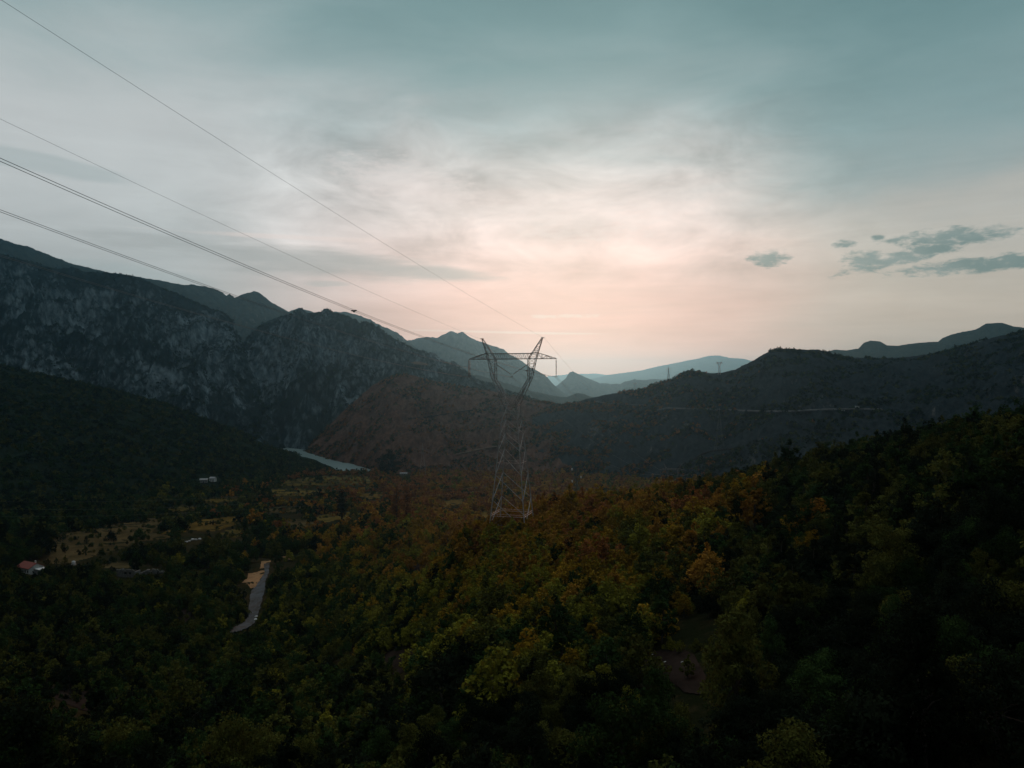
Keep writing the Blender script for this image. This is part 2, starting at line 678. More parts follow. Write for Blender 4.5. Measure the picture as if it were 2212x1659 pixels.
def hill(name, ridge, dist, foot, mat, step=2.0, rows=150, amp=20.0, feat=150.0, shape=1.0, gully=0.6, jag=1.5, jagf=18.0,
         back=0.9, foot_z=None, seed=0.0):
    rx, rv = rline(ridge)
    X = np.arange(rx[0], rx[-1] + step, step)
    dx, dd = rline(dist)
    fx, fd = rline(foot)
    ks = max(3, int(16 / step)) | 1

    def sm(a):
        return np.convolve(np.pad(a, ks // 2, mode='edge'), np.ones(ks) / ks, 'valid')
    V = np.interp(X, rx, rv)
    V = V + jag * fbm(X / jagf + seed, X * 0 + seed, 5, 0.6)
    Dr = sm(np.interp(X, dx, dd)) + 0
    Df = sm(np.interp(X, fx, fd))
    u = (X - CX) / F
    zr = (CY - V) / F * Dr
    spur = fbm(X / 90.0 + seed * 3, X * 0 + 4.2, 4)
    Df = np.minimum(Df * (1 + 0.05 * spur), Dr - 5)
    zf = gz(u * Df, Df, False) - 3 if foot_z is None else np.full(len(X), foot_z)
    zf = np.minimum(zf, zr - 2)
    nb = rows // 3
    t = np.concatenate([np.linspace(0, 1, rows), 1 + np.linspace(0, 1, nb + 1)[1:]])
    T, _ = np.meshgrid(t, X, indexing='ij')
    tf = np.clip(T, 0, 1)
    tb = np.clip(T - 1, 0, 1)
    run = (Dr - Df)[None]
    D = Df[None] + tf * run + tb * run * back
    h = (zr - zf)[None]
    z = zf[None] + h * np.where(T <= 1, tf ** shape, 1 - tb ** 1.3)
    x = u[None] * D
    env = np.where(T <= 1, np.minimum((4 * tf * (1 - tf)) ** 0.7, (1 - tf) * 5.5), tb * 0.5)
    # gullies that run down the slope, then rough crags
    hs = np.clip(h / np.max(h), 0.05, 1)
    n1 = ridged(x / feat + seed, D / (feat * 2.2) + seed, 5)
    n2 = fbm(x / (feat * .35) + seed, D / (feat * .35), 5, .6)
    z = z + env * hs ** 0.7 * amp * (gully * (n1 - 0.25) + (1 - gully) * n2 * 1.4)
    v = np.stack([x, D, z], -1)
    o = link(name, mesh_np(name, v.reshape(-1, 3), grid_faces(len(t), len(X)), mat, True))
    tag(o, kind='structure')
    LAYERS.setdefault(name, []).append((X, v, rows))
    return X, v, rows


def on_layer(L, X, V):
    """3-D point of a hill seen at (X, V)"""
    Xs, v, rows = L
    i = int(np.clip(np.searchsorted(Xs, X), 0, len(Xs) - 1))
    c = v[:rows, i]
    vv = CY - F * c[:, 2] / c[:, 1]
    k = np.nonzero(vv <= V)[0]
    j = k[0] if len(k) else rows - 1
    j0 = max(j - 1, 0)
    t = np.clip((vv[j0] - V) / (vv[j0] - vv[j] + 1e-9), 0, 1)
    return c[j0] + t * (c[j] - c[j0])


hill('pale_horizon_mountain', [(1150, 820), (1181, 813), (1234, 808), (1287, 807), (1330, 812), (1420, 822), (1500, 830)],
     [(1150, 24000), (1500, 24000)], [(1150, 20000), (1500, 20000)], M_FAR, 3, 40, 60, 900, jag=1)
hill('pale_long_mountain', [(1230, 830), (1285, 817), (1318, 809), (1381, 801), (1414, 793), (1474, 781), (1510, 774), (1534, 768), (1553, 768),
                            (1577, 773), (1606, 775), (1640, 784), (1700, 798), (1800, 820)],
     [(1230, 19000), (1800, 19000)], [(1230, 15500), (1800, 15500)], M_FAR, 3, 60, 90, 900, jag=1.2)
hill('blue_peak', [(1120, 862), (1180, 842), (1205, 832), (1222, 817), (1229, 805), (1237, 802), (1251, 809), (1275, 819), (1294, 827), (1313, 829),
                   (1340, 829), (1349, 825), (1371, 819), (1390, 821), (1410, 819), (1436, 820), (1450, 815), (1470, 805), (1500, 803), (1560, 806), (1590, 799), (1640, 800), (1720, 820)],
     [(1120, 8800), (1720, 8800)], [(1120, 7000), (1720, 7000)], M_FAR, 2, 90, 100, 400, jag=2.6, jagf=14)
hill('ridge_of_the_valley_bend', [(700, 760), (800, 750), (879, 736), (918, 728), (945, 729), (974, 715), (988, 719), (999, 717), (1019, 731), (1060, 746), (1088, 754),
                         (1100, 765), (1126, 779), (1146, 794), (1175, 808), (1192, 826), (1206, 840), (1235, 860), (1270, 880)],
     [(700, 6600), (1270, 6600)], [(700, 5000), (1270, 5000)], M_FAR, 2, 110, 110, 300, jag=3.2, jagf=14, shape=.9)
hill('low_valley_ridge', [(1000, 806), (1040, 812), (1100, 830), (1150, 845), (1200, 856), (1225, 858), (1246, 849), (1262, 851), (1290, 862), (1330, 880)],
     [(1000, 3500), (1330, 3500)], [(1000, 2800), (1330, 2800)], M_FAR, 2, 60, 25, 200, jag=1.5)
hill('crested_mountain', [(500, 700), (627, 672), (646, 665), (680, 675), (700, 676), (733, 673), (753, 675), (781, 683), (800, 691), (823, 703), (859, 719), (879, 735), (910, 760), (960, 800)],
     [(500, 5600), (960, 5600)], [(500, 4400), (960, 4400)], M_FAR, 2, 110, 90, 260, jag=3.6, jagf=13)
hill('teal_mountain', [(-420, 512), (-200, 510), (0, 515), (34, 527), (60, 532), (112, 553), (157, 570), (241, 590), (297, 598), (353, 607), (392, 615), (420, 615),
                       (462, 623), (482, 632), (489, 639), (496, 635), (507, 643), (526, 635), (549, 629), (560, 632), (588, 654), (619, 671), (680, 700), (760, 740)],
     [(-420, 3500), (0, 3600), (760, 5000)], [(-420, 2700), (760, 3600)], M_FAR, 2, 130, 120, 300, jag=2.6, jagf=14)
hill('teal_right_mountain', [(1600, 790), (1700, 778), (1784, 760), (1804, 755), (1828, 757), (1854, 753), (1866, 740), (1881, 736), (1901, 737), (1916, 746), (1939, 747), (1963, 743), (1989, 740),
                             (2027, 738), (2036, 730), (2060, 721), (2107, 712), (2130, 699), (2165, 697), (2189, 705), (2212, 708), (2330, 725), (2500, 740)],
     [(1600, 4600), (2500, 4300)], [(1600, 3300), (2500, 3200)], M_FAR, 2, 100, 60, 360, jag=1.4)
L_GORGE = hill('rocky_mountain', [(400, 860), (460, 800), (500, 765), (537, 728), (554, 714), (582, 691), (618, 680), (652, 676), (683, 674), (708, 673), (733, 677), (756, 686), (789, 703),
                                  (817, 714), (845, 728), (879, 745), (935, 770), (991, 792), (1037, 824), (1088, 843), (1146, 860), (1198, 876), (1260, 900)],
               [(400, 2350), (700, 2500), (1000, 2300), (1260, 1900)], [(400, 1830), (612, 1830), (760, 1780), (1000, 1700), (1260, 1500)], M_ROCK,
               1.6, 260, 165, 180, .82, .70, 2.6, 15, foot_z=-156, seed=2.3)
L_LEFT = hill('rocky_mountain', [(-420, 505), (-200, 530), (0, 549), (34, 558), (84, 571), (134, 584), (179, 587), (241, 590), (269, 592), (297, 598), (336, 615), (392, 640), (448, 663),
                                 (490, 682), (504, 693), (507, 707), (518, 730), (535, 775), (560, 842), (588, 908), (612, 968)],
              [(-420, 2300), (0, 2400), (241, 2400), (448, 2400), (507, 2330), (535, 2200), (560, 2060), (590, 1930), (612, 1850)],
              [(-420, 1350), (0, 1420), (300, 1600), (500, 1750), (612, 1838)], M_ROCK, 1.8, 280, 165, 190, .85, .70, 1.8, 18, foot_z=-156, seed=7.7)
L_BROWN = hill('brown_hill', [(655, 973), (661, 970), (700, 932), (730, 899), (764, 868), (803, 834), (834, 815), (859, 808), (884, 808), (907, 815), (940, 823), (996, 834), (1047, 842),
                              (1100, 852), (1150, 862), (1204, 874), (1260, 886), (1320, 900), (1420, 930)],
               [(655, 1810), (764, 1780), (859, 1760), (1047, 1700), (1204, 1620), (1420, 1500)],
               [(655, 1800), (680, 1680), (735, 1500), (780, 1410), (820, 1340), (860, 1310), (900, 1290), (1000, 1250), (1200, 1150), (1420, 1050)], M_BROWNHILL,
               1.8, 170, 42, 95, .85, .62, 2.0, 14, foot_z=-154, seed=4.4)
L_DARK = hill('dark_hill', [(1150, 900), (1205, 876), (1241, 869), (1270, 861), (1318, 851), (1366, 844), (1395, 839), (1421, 827), (1453, 820), (1472, 808), (1486, 799), (1510, 802), (1525, 805), (1539, 807),
                            (1558, 805), (1589, 798), (1606, 789), (1630, 777), (1650, 765), (1669, 756), (1681, 754.5), (1710, 753), (1734, 755), (1766, 755), (1784, 760), (1810, 769), (1837, 772),
                            (1886, 774), (1954, 772), (2004, 765), (2063, 752), (2110, 740), (2151, 727), (2195, 719), (2212, 713), (2350, 690), (2560, 670)],
              [(1150, 1480), (1472, 1450), (1669, 1400), (1886, 1480), (2212, 1350), (2560, 1300)],
              [(1150, 1250), (1300, 1120), (1500, 950), (1700, 800), (2000, 700), (2560, 620)], M_DARKHILL, 2.0, 190, 44, 95, .9, .62, 2.2, 12, seed=9.1)
L_GREEN = hill('green_hill', [(-420, 715), (-200, 752), (0, 788), (56, 802), (126, 814), (196, 833), (252, 844.6), (297, 856), (364, 875), (420, 895), (459, 909), (487, 922), (532, 938), (565, 957),
                              (599, 971), (638, 981), (669, 999), (697, 1007), (728, 1019), (745, 1026)],
               [(-420, 1250), (0, 1280), (420, 1320), (640, 1350), (745, 1340)],
               [(-420, 560), (0, 620), (300, 780), (500, 930), (640, 1130), (745, 1290)], M_GREENHILL, 2.2, 170, 22, 90, .95, .45, 2.0, 14, seed=1.9)


# ------------------------------------------------------------------ river
def build_river():
    m, nt, b = new_mat('river_water')
    p, g = pos_vec()
    mp = nt.nodes.new('ShaderNodeMapping')
    mp.inputs['Scale'].default_value = (.05, .02, .05)
    nt.links.new(p, mp.inputs['Vector'])
    n = noise(mp.outputs[0], 1.0, 5, .6)
    n2 = noise(mp.outputs[0], .12, 3, .5)
    b.inputs['Base Color'].default_value = (.10, .14, .135, 1)
    nt.links.new((0.26 + smooth(n2, .4, .65) * .16).s, b.inputs['Roughness'])
    b.inputs['IOR'].default_value = 1.33
    b.inputs['Specular IOR Level'].default_value = 0.5
    bump(b, n, .8, 2.5)
    Ds = np.linspace(1290, 2700, 60)
    us = np.linspace(-.55, .12, 60)
    U, D = np.meshgrid(us, Ds, indexing='ij')
    v = np.stack([U * D, D, np.full(D.shape, -150.0)], -1).reshape(-1, 3)
    o = link('river', mesh_np('river', v, grid_faces(60, 60)[:, ::-1], m))
    tag(o, kind='structure')


build_river()


# ------------------------------------------------------------------ fields, track, bare patches draped on the ground
def inside(poly, X, Y):
    poly = np.asarray(poly, float)
    r = np.zeros(np.shape(X), bool)
    n = len(poly)
    for i in range(n):
        x0, y0 = poly[i]
        x1, y1 = poly[(i + 1) % n]
        if y0 == y1: continue
        c = ((y0 > Y) != (y1 > Y)) & (X < (x1 - x0) * (Y - y0) / (y1 - y0) + x0)
        r ^= c
    return r


FIELDS = []
CLEAR = []       # sight-line areas kept free of trees


def drape(name, poly, mat, lift=0.12, step=2.0, wob=2.0, layer=None, keep=True):
    poly = np.asarray(poly, float)
    x0, y0 = poly.min(0) - 4
    x1, y1 = poly.max(0) + 4
    xs, ys = np.arange(x0, x1 + step, step), np.arange(y0, y1 + step, step)
    X, Y = np.meshgrid(xs, ys, indexing='ij')
    wx = wob * fbm(X / 9.0, Y / 9.0, 3)
    wy = wob * .7 * fbm(X / 9.0 + 50, Y / 9.0, 3)
    m = inside(poly, X + wx, Y + wy)
    cell = m[:-1, :-1] & m[1:, :-1] & m[1:, 1:] & m[:-1, 1:]
    f = grid_faces(len(xs), len(ys)).reshape(len(xs) - 1, len(ys) - 1, 4)[cell]
    used, inv = np.unique(f, return_inverse=True)
    px, py = X.ravel()[used], Y.ravel()[used]
    if layer is None:
        p = ground_at_many(px, py)
        p[:, 2] += lift
    else:
        p = np.array([on_layer(layer, a, b) for a, b in zip(px, py)])
        p[:, 1] -= lift
        p[:, 2] += lift * .6
    o = link(name, mesh_np(name, p, inv.reshape(-1, 4), mat, True))
    tag(o, kind='structure')
    if keep: (FIELDS if name in ('field', 'bare_soil_patch') else CLEAR).append(poly)
    return o


M_DRY = patch_mat('dry_brown_field', (.028, .021, .009), (.072, .051, .023), .10)
M_GOLD = patch_mat('golden_field', (.050, .032, .008), (.115, .070, .018), .10)
M_OLIVE = patch_mat('olive_field', (.036, .027, .008), (.095, .068, .018), .08)
M_SAND = patch_mat('sandy_earth', (.12, .068, .034), (.24, .135, .068), .35)
M_TRACK = patch_mat('gravel_track', (.052, .043, .036), (.078, .081, .086), .5)
M_SOIL = patch_mat('bare_soil', (.010, .007, .006), (.027, .018, .014), .5)
M_LEDGE = patch_mat('pale_ledge', (.06, .044, .032), (.14, .10, .07), .10)
M_ROAD = patch_mat('pale_road', (.06, .062, .065), (.13, .128, .125), .1)

for x0_, y0_, x1_, y1_ in ((44, 1212, 90, 1239), (248, 1230, 292, 1249), (303, 1226, 358, 1240), (424, 1028, 474, 1045), (854, 1014, 890, 1027), (154, 1210, 165, 1221),
                           (392, 1160, 436, 1178), (1241, 1012, 1249, 1090)):
    CLEAR.append(np.array([(x0_, y0_), (x1_, y0_), (x1_, y1_), (x0_, y1_)], float))
drape('field', [(100, 1168), (150, 1150), (250, 1133), (320, 1119), (360, 1118), (330, 1150), (395, 1160), (300, 1172), (235, 1195), (160, 1216), (85, 1220), (110, 1195)], M_DRY)
drape('field', [(335, 1157), (390, 1134), (430, 1123), (512, 1114), (518, 1132), (470, 1148), (400, 1150)], M_GOLD)
drape('field', [(440, 1080), (480, 1074), (532, 1076), (500, 1086), (440, 1088)], M_OLIVE)
drape('field', [(620, 1036), (700, 1027), (790, 1027), (812, 1034), (800, 1045), (700, 1050), (600, 1050)], M_OLIVE)
drape('field', [(668, 1118), (730, 1104), (788, 1104), (790, 1116), (740, 1124), (700, 1130)], M_OLIVE)
drape('field', [(452, 1152), (520, 1140), (566, 1148), (505, 1164)], M_OLIVE)
drape('field', [(600, 1126), (650, 1120), (700, 1134), (640, 1142)], M_DRY)
drape('field', [(330, 1100), (400, 1090), (440, 1096), (380, 1108)], M_OLIVE)
drape('field', [(760, 1068), (820, 1062), (850, 1070), (800, 1080)], M_GOLD)
drape('field', [(536, 1062), (600, 1056), (680, 1056), (726, 1063), (660, 1073), (570, 1074)], M_OLIVE)
drape('field', [(560, 1100), (620, 1092), (664, 1096), (640, 1108), (580, 1110)], M_DRY)
drape('field', [(205, 1222), (250, 1214), (300, 1216), (280, 1228), (220, 1229)], M_DRY)
drape('field', [(1022, 1110), (1062, 1101), (1075, 1108), (1050, 1120)], M_GOLD)
drape('field', [(930, 1083), (1000, 1078), (1010, 1086), (960, 1097)], M_GOLD)
drape('field', [(1255, 1082), (1300, 1076), (1310, 1084), (1268, 1092)], M_GOLD)
drape('sandy_clearing', [(565, 1211), (588, 1210), (581, 1219), (580, 1235), (562, 1251), (556, 1269), (541, 1272), (534, 1263), (522, 1263), (508, 1269), (534, 1249), (536, 1239), (557, 1235), (562, 1223)], M_SAND, .10, 1.0, 2.4)
drape('sandy_clearing', [(604, 1203), (612, 1200), (629, 1202), (643, 1207), (640, 1211), (625, 1210)], M_SAND, .10, 1.5, 1.0)
drape('gravel_track', [(569, 1219), (582, 1216), (581, 1237), (574, 1259), (570, 1286), (562, 1313), (557, 1333), (549, 1349), (528, 1362), (498, 1371), (494, 1364), (512, 1353), (529, 1345),
                       (536, 1317), (541, 1280), (556, 1262), (562, 1252), (571, 1237)], M_TRACK, .34, 1.0, 3.0)
FIELDS.append(np.array([(1440, 1340), (1575, 1340), (1575, 1520), (1440, 1520)], float))
CLEAR.append(np.array([(508, 1266), (534, 1240), (562, 1208), (590, 1206), (582, 1240), (560, 1276), (520, 1276)], float))
drape('bare_soil_patch', [(800, 1424), (838, 1408), (900, 1400), (910, 1420), (870, 1455), (845, 1460)], M_SOIL)
drape('bare_soil_patch', [(1385, 1440), (1410, 1408), (1470, 1400), (1500, 1415), (1530, 1470), (1530, 1505), (1480, 1500), (1440, 1470)], M_SOIL)
drape('bare_soil_patch', [(60, 1470), (85, 1464), (130, 1488), (200, 1494), (235, 1510), (200, 1545), (150, 1525), (95, 1500)], M_SOIL)
drape('bare_soil_patch', [(372, 1318), (410, 1314), (425, 1330), (400, 1345), (380, 1335)], M_SOIL)
drape('bare_soil_patch', [(870, 1222), (930, 1212), (938, 1222), (890, 1236)], M_SOIL)
drape('cliff_ledge', [(882, 785), (905, 783), (928, 789), (922, 793), (895, 790)], M_LEDGE, 6.0, 1.0, .6, L_GORGE, False)


def strip_poly(pts, w):
    up = [(x, v - w / 2) for x, v in pts]
    return up + [(x, v + w / 2) for x, v in pts[::-1]]


def layer_road(name, pts, w, layer, mat, lift=2.5):
    """a road bench on a hillside: a ribbon with its own width, laid level across the slope"""
    xs, vs = rline(pts)
    X = np.arange(xs[0], xs[-1], 2.0)
    V = np.interp(X, xs, vs) + .5 * fbm(X / 20., X * 0, 3)
    c = np.array([on_layer(layer, a, b) for a, b in zip(X, V)])
    k = np.ones(7) / 7
    for i in (1, 2):
        c[:, i] = np.convolve(np.pad(c[:, i], 3, mode='edge'), k, 'valid')
    n = len(c)
    a = c + np.array((0, -w / 2 - lift, lift * .35))
    b = c + np.array((0, w / 2 - lift, lift * .35 + .6))
    d = a + np.array((0, .5, -1.5))
    v = np.concatenate([d, a, b])
    f = np.concatenate([grid_faces(3, n)])
    o = link(name, mesh_np(name, v, f, mat))
    tag(o, kind='structure')
    return c


R_A = layer_road('hillside_road', [(1286, 868), (1300, 871), (1350, 874), (1400, 877)], 4, L_DARK, M_ROAD)
R_B = layer_road('hillside_road', [(1418, 887), (1440, 882), (1520, 884), (1595, 887), (1660, 889), (1710, 889), (1780, 885), (1850, 884), (1905, 885)], 5, L_DARK, M_ROAD)
layer_road('dirt_trail', [(985, 982), (1030, 972), (1075, 964)], 5, L_BROWN, M_LEDGE)
layer_road('dirt_trail', [(1490, 1000), (1512, 982), (1540, 974), (1600, 968)], 3, L_DARK, M_SOIL)
layer_road('dirt_trail', [(880, 905), (930, 900), (990, 890), (1040, 884)], 3, L_BROWN, M_SOIL)
layer_road('dirt_trail', [(1160, 944), (1220, 936), (1270, 930)], 3, L_BROWN, M_SOIL)


# ------------------------------------------------------------------ trees
def leaf_cloud(rng, centres, radii, n, size, up=0.35, flat=0.8):
    """n leaf-sized quads spread over clumps"""
    k = rng.choice(len(centres), n, p=radii ** 2 / np.sum(radii ** 2))
    d = rng.normal(size=(n, 3))
    d /= np.linalg.norm(d, axis=1)[:, None]
    rr = radii[k] * rng.uniform(.35, 1.08, n) ** .6
    p = centres[k] + d * rr[:, None] * np.array((1, 1, flat))
    nrm = d * .7 + rng.normal(size=(n, 3)) * .55 + np.array((0, 0, up))
    nrm /= np.linalg.norm(nrm, axis=1)[:, None]
    a = np.cross(nrm, rng.normal(size=(n, 3)))
    a /= np.linalg.norm(a, axis=1)[:, None]
    b = np.cross(nrm, a)
    s = size * rng.uniform(.55, 1.35, n)[:, None]
    a, b = a * s, b * s * rng.uniform(.5, .8, n)[:, None]
    v = np.stack([p - a * .5, p + b * .5 + a * .08, p + a * .55 - nrm * s * .12, p - b * .5 - a * .05], 1).reshape(-1, 3)
    f = np.arange(4 * n).reshape(-1, 4)
    return v, f


def tree_form(seed, n, size, H=6.0, R=2.6, kind='round', clumps=22):
    rng = np.random.default_rng(seed)
    cs, rs = [], []
    if kind == 'column':
        for i in range(clumps):
            t = (i + .5) / clumps
            h = H * (.08 + .9 * t)
            rad = R * (math.sin(math.pi * min(1, t * .82 + .18)) ** .7) * .75
            for q in range(2):
                a = rng.uniform(0, 6.28)
                cs.append((math.cos(a) * rad * .5, math.sin(a) * rad * .5, h + rng.uniform(-.2, .2)))
                rs.append(rad * rng.uniform(.6, .9) + .12)
    else:
        lo = {'round': .24, 'tall': .22, 'bush': .10}[kind]
        for i in range(clumps):
            a = i * 2.399963 + rng.uniform(-.5, .5)
            t = (i + .5) / clumps
            h = lo + (1 - lo) * (t ** .8)
            prof = {'round': math.sin(math.pi * (.16 + .80 * t)) ** .75, 'tall': math.sin(math.pi * (.2 + .78 * t)) ** .9, 'bush': math.cos(math.pi * .48 * t) ** .6}[kind]
            lob = 1 + .38 * math.sin(2 * a + seed) + .22 * math.sin(3 * a + 2.3 * seed)
            h *= 1 + .16 * math.sin(a * 2 + seed * 1.7)
            rad = lob * R * prof * rng.uniform(.15, 1.15) ** .5 * .9
            cs.append((math.cos(a) * rad, math.sin(a) * rad, H * h * rng.uniform(.9, 1.02) - R * .12))
            rs.append(R * (rng.uniform(.16, .34) if clumps > 20 else rng.uniform(.24, .44)))
    cs, rs = np.array(cs), np.array(rs)
    v, f = leaf_cloud(rng, cs, rs, n, size)
    mb = MB()
    lean = rng.uniform(-.25, .25, 2)
    top = np.array((lean[0], lean[1], H * .62))
    mb.tube([(0, 0, -.6), (0.05, 0, .3), top * .5, top], [.20 * H / 6, .15 * H / 6, .10 * H / 6, .03], 7)
    for i in rng.choice(len(cs), min(9, len(cs)), replace=False):
        s = top * rng.uniform(.35, .9)
        e = cs[i]
        mid = (s + e) / 2 + np.array((0, 0, .2))
        mb.tube([s, mid, e], [.06 * H / 6, .04 * H / 6, .012], 5)
    return v, f, mb


FORMS = {}        # (lod, i) -> verts, faces, trunk


def form(lod, i):
    if (lod, i) in FORMS: return FORMS[(lod, i)]
    if lod == 'near':
        kinds = [('round', 6.0, 2.8, 44), ('tall', 7.2, 2.4, 46), ('bush', 4.2, 2.8, 40), ('round', 5.6, 3.2, 50)]
        k, H, R, c = kinds[i]
        r = tree_form(100 + i, 6000, .22, H, R, k, c)
    elif lod == 'mid':
        kinds = [('round', 6.0, 2.8, 30), ('tall', 7.0, 2.4, 30), ('bush', 4.2, 2.9, 28)]
        k, H, R, c = kinds[i]
        r = tree_form(200 + i, 1400, .42, H, R, k, c)
    else:
        kinds = [('round', 5.0, 2.6, 9), ('bush', 3.6, 2.6, 8)]
        k, H, R, c = kinds[i]
        r = tree_form(300 + i, 150, 1.15, H, R, k, c)
    FORMS[(lod, i)] = r
    return r


CROWN, TRUNK = {}, {}


def crown_mesh(lod, i, colour):
    k = (lod, i, colour)
    if k not in CROWN:
        v, f, _ = form(lod, i)
        CROWN[k] = mesh_np('crown', v, f, LEAF[colour])
    return CROWN[k]


def trunk_mesh(lod, i):
    k = (lod, i)
    if k not in TRUNK:
        mb = form(lod, i)[2]
        me = bpy.data.meshes.new('trunk')
        me.from_pydata(mb.v, [], mb.f)
        me.update()
        me.materials.append(BARK)
        TRUNK[k] = me
    return TRUNK[k]


# sunset glow painted as rust, amber and gold leaves; edge dimming as near-black green
def pick_colour(X, V, r, nse):
    def g(x, y, sx, sy): return np.exp(-(((X - x) / sx) ** 2 + ((V - y) / sy) ** 2))
    w = {
        'rusty brown': 1.6 * g(1050, 1050, 320, 75),
        'amber': 1.5 * g(1120, 1110, 330, 90) + .5 * g(1250, 1180, 260, 110),
        'golden olive': 1.2 * g(1230, 1200, 360, 140) + .10 * g(1750, 1130, 300, 150),
        'yellow-green': .95 * g(1180, 1320, 430, 150) + .12 * g(700, 1330, 300, 120) + .02,
        'dark olive': .34 + .5 * g(1500, 1250, 450, 220) + .2 * g(300, 1400, 500, 200) - .15 * g(2100, 1500, 350, 300),
        'deep green': .40 + .4 * g(500, 1250, 500, 250),
        'blackish green': .10 + 2.2 * g(2150, 1450, 480, 360) + .9 * g(1000, 1720, 1500, 220) + .8 * g(0, 1300, 330, 300),  # darkening towards bottom and sides put into the leaf colour
    }
    names = list(w)
    W = np.maximum(np.stack([w[n] for n in names], -1), 0.0)
    core = 1 - .9 * np.exp(-(((X - 1130) / 430) ** 2 + ((V - 1120) / 150) ** 2))
    side = 1 / (1 + np.exp((X - 1640) / 90)) + .04
    side = side * (1 / (1 + np.exp((420 - X) / 90)) * .88 + .12)
    for k_ in (0, 1, 2, 3):
        W[..., k_] *= side
    for k_ in (4, 5, 6):
        W[..., k_] *= core
    # clumps of one kind grow together
    for i in range(len(names)):
        W[..., i] *= np.exp(1.1 * nse[i])
    W /= W.sum(-1, keepdims=True)
    c = np.cumsum(W, -1)
    return [names[k] for k in np.minimum((r[:, None] > c).sum(1), len(names) - 1)]


def scatter(d0, d1, spacing, umax=1.0, seed=1):
    rng = np.random.default_rng(seed)
    pts = []
    ys = np.arange(d0, d1, spacing * .87)
    for j, y in enumerate(ys):
        xs = np.arange(-umax * y - 4, umax * y + 4, spacing) + (j % 2) * spacing * .5
        pts.append(np.stack([xs, np.full(len(xs), y)], 1))
    p = np.concatenate(pts) + rng.uniform(-.42, .42, (sum(map(len, pts)), 2)) * spacing
    return p, rng


TOWER = np.array((0.0, 173.5))


def place(d0, d1, spacing, seed, size_lo, size_hi, gap=-.35):
    p, rng = scatter(d0, d1, spacing, .97, seed)
    x, y = p[:, 0], p[:, 1]
    z = gz(x, y)
    X, V = CX + F * x / y, CY - F * z / y
    s = rng.uniform(size_lo, size_hi, len(x)) * (1 + .45 * fbm(x / 18, y / 18, 3)) * np.where(rng.uniform(0, 1, len(x)) < .10, 1.35, 1.0)
    Ht = 5.8 * s
    ok = fbm(x / 26 + 9, y / 26, 3) > gap
    ok &= (np.hypot(x - TOWER[0], y - TOWER[1]) > 4.2)
    # low scrub only just in front of the pylon
    front = (np.abs(x - TOWER[0] + .5) < 9) & (y < 181) & (y > 115)
    s = np.where(front, np.minimum(s, np.where(y > 165, .40, .58)), s)
    Ht = 6.6 * s
    for poly in CLEAR:
        for k in (0.0, .35, .7, 1.0):
            ok &= ~inside(poly, X, V - k * Ht / y * F)
        for dx in (-1.0, 1.0):
            ok &= ~inside(poly, X + dx * 2.3 * s / y * F, V - .5 * Ht / y * F)
    few = rng.uniform(0, 1, len(x)) < np.where(fbm(x / 30 + 3, y / 16, 3) > .05, .50, .12)
    fld = np.zeros(len(x), bool)
    for poly in FIELDS:
        for k in (0.0, .5, 1.0):
            fld |= inside(poly, X, V - k * Ht / y * F)
    ok &= ~fld | few
    s = np.where(fld, s * .42, s)
    # in view: the crown reaches into the frame
    ok &= (V - Ht / y * F < 1690) & (X > -480) & (X < 2620)
    nse = [fbm(x / 14 + 31 * i, y / 14 - 7 * i, 3) for i in range(7)]
    col = pick_colour(X, V - .6 * Ht / y * F, rng.uniform(0, 1, len(x)), nse)
    idx = np.nonzero(ok)[0]
    return [(x[i], y[i], z[i], s[i], col[i], X[i], V[i] - .6 * Ht[i] / y[i] * F, rng.uniform(0, 6.28)) for i in idx]


near_wood = place(36, 350, 2.5, 5, .40, .80)
near_wood += [t for t in place(136, 190, 2.0, 6, .34, .55, -2) if abs(t[0] + 4) < 24]
near_wood.sort(key=lambda t: t[1])
N_SINGLE = 262


def in_frame(t):
    return -30 < t[5] < 2242 and t[6] < 1665


front_rows = [t for t in near_wood if in_frame(t)]
singles = front_rows[:N_SINGLE]
ids = set(id(t) for t in singles)
rest_wood = [t for t in near_wood if id(t) not in ids]

# --- single trees, copied from one of each kind
BANDS = [(1450, 'along the bottom edge of the photo'), (1250, 'on the near slope below the pylon'), (0, 'high on the near slope')]
ZONES = [(440, 'below the red-roofed house'), (800, 'below the gravel track'), (1250, 'below the pylon'), (1700, 'by the bare soil'), (9999, 'on the right bank')]
KINDW = {0: 'round', 1: 'tall', 2: 'bushy', 3: 'spreading'}
PROTO = {}


def add_tree(x, y, z, s, colour, i, rz, label, group, lod='near', stretch=1.0):
    k = (lod, i, colour)
    if k not in PROTO:
        t = empty('broadleaf_tree', (x, y, z), rz)
        tr = link('trunk', trunk_mesh(lod, i), t)
        cr = link('crown', crown_mesh(lod, i, colour), t)
        PROTO[k] = (t, tr, cr)
    else:
        t0, tr0, cr0 = PROTO[k]
        t, tr, cr = t0.copy(), tr0.copy(), cr0.copy()
        for o in (t, tr, cr): COL.objects.link(o)
        tr.parent = t
        cr.parent = t
    t.location = (x, y, z)
    t.rotation_euler = (0, 0, rz)
    t.scale = (s, s, s * stretch)
    tag(t, label, 'tree', group)
    return t


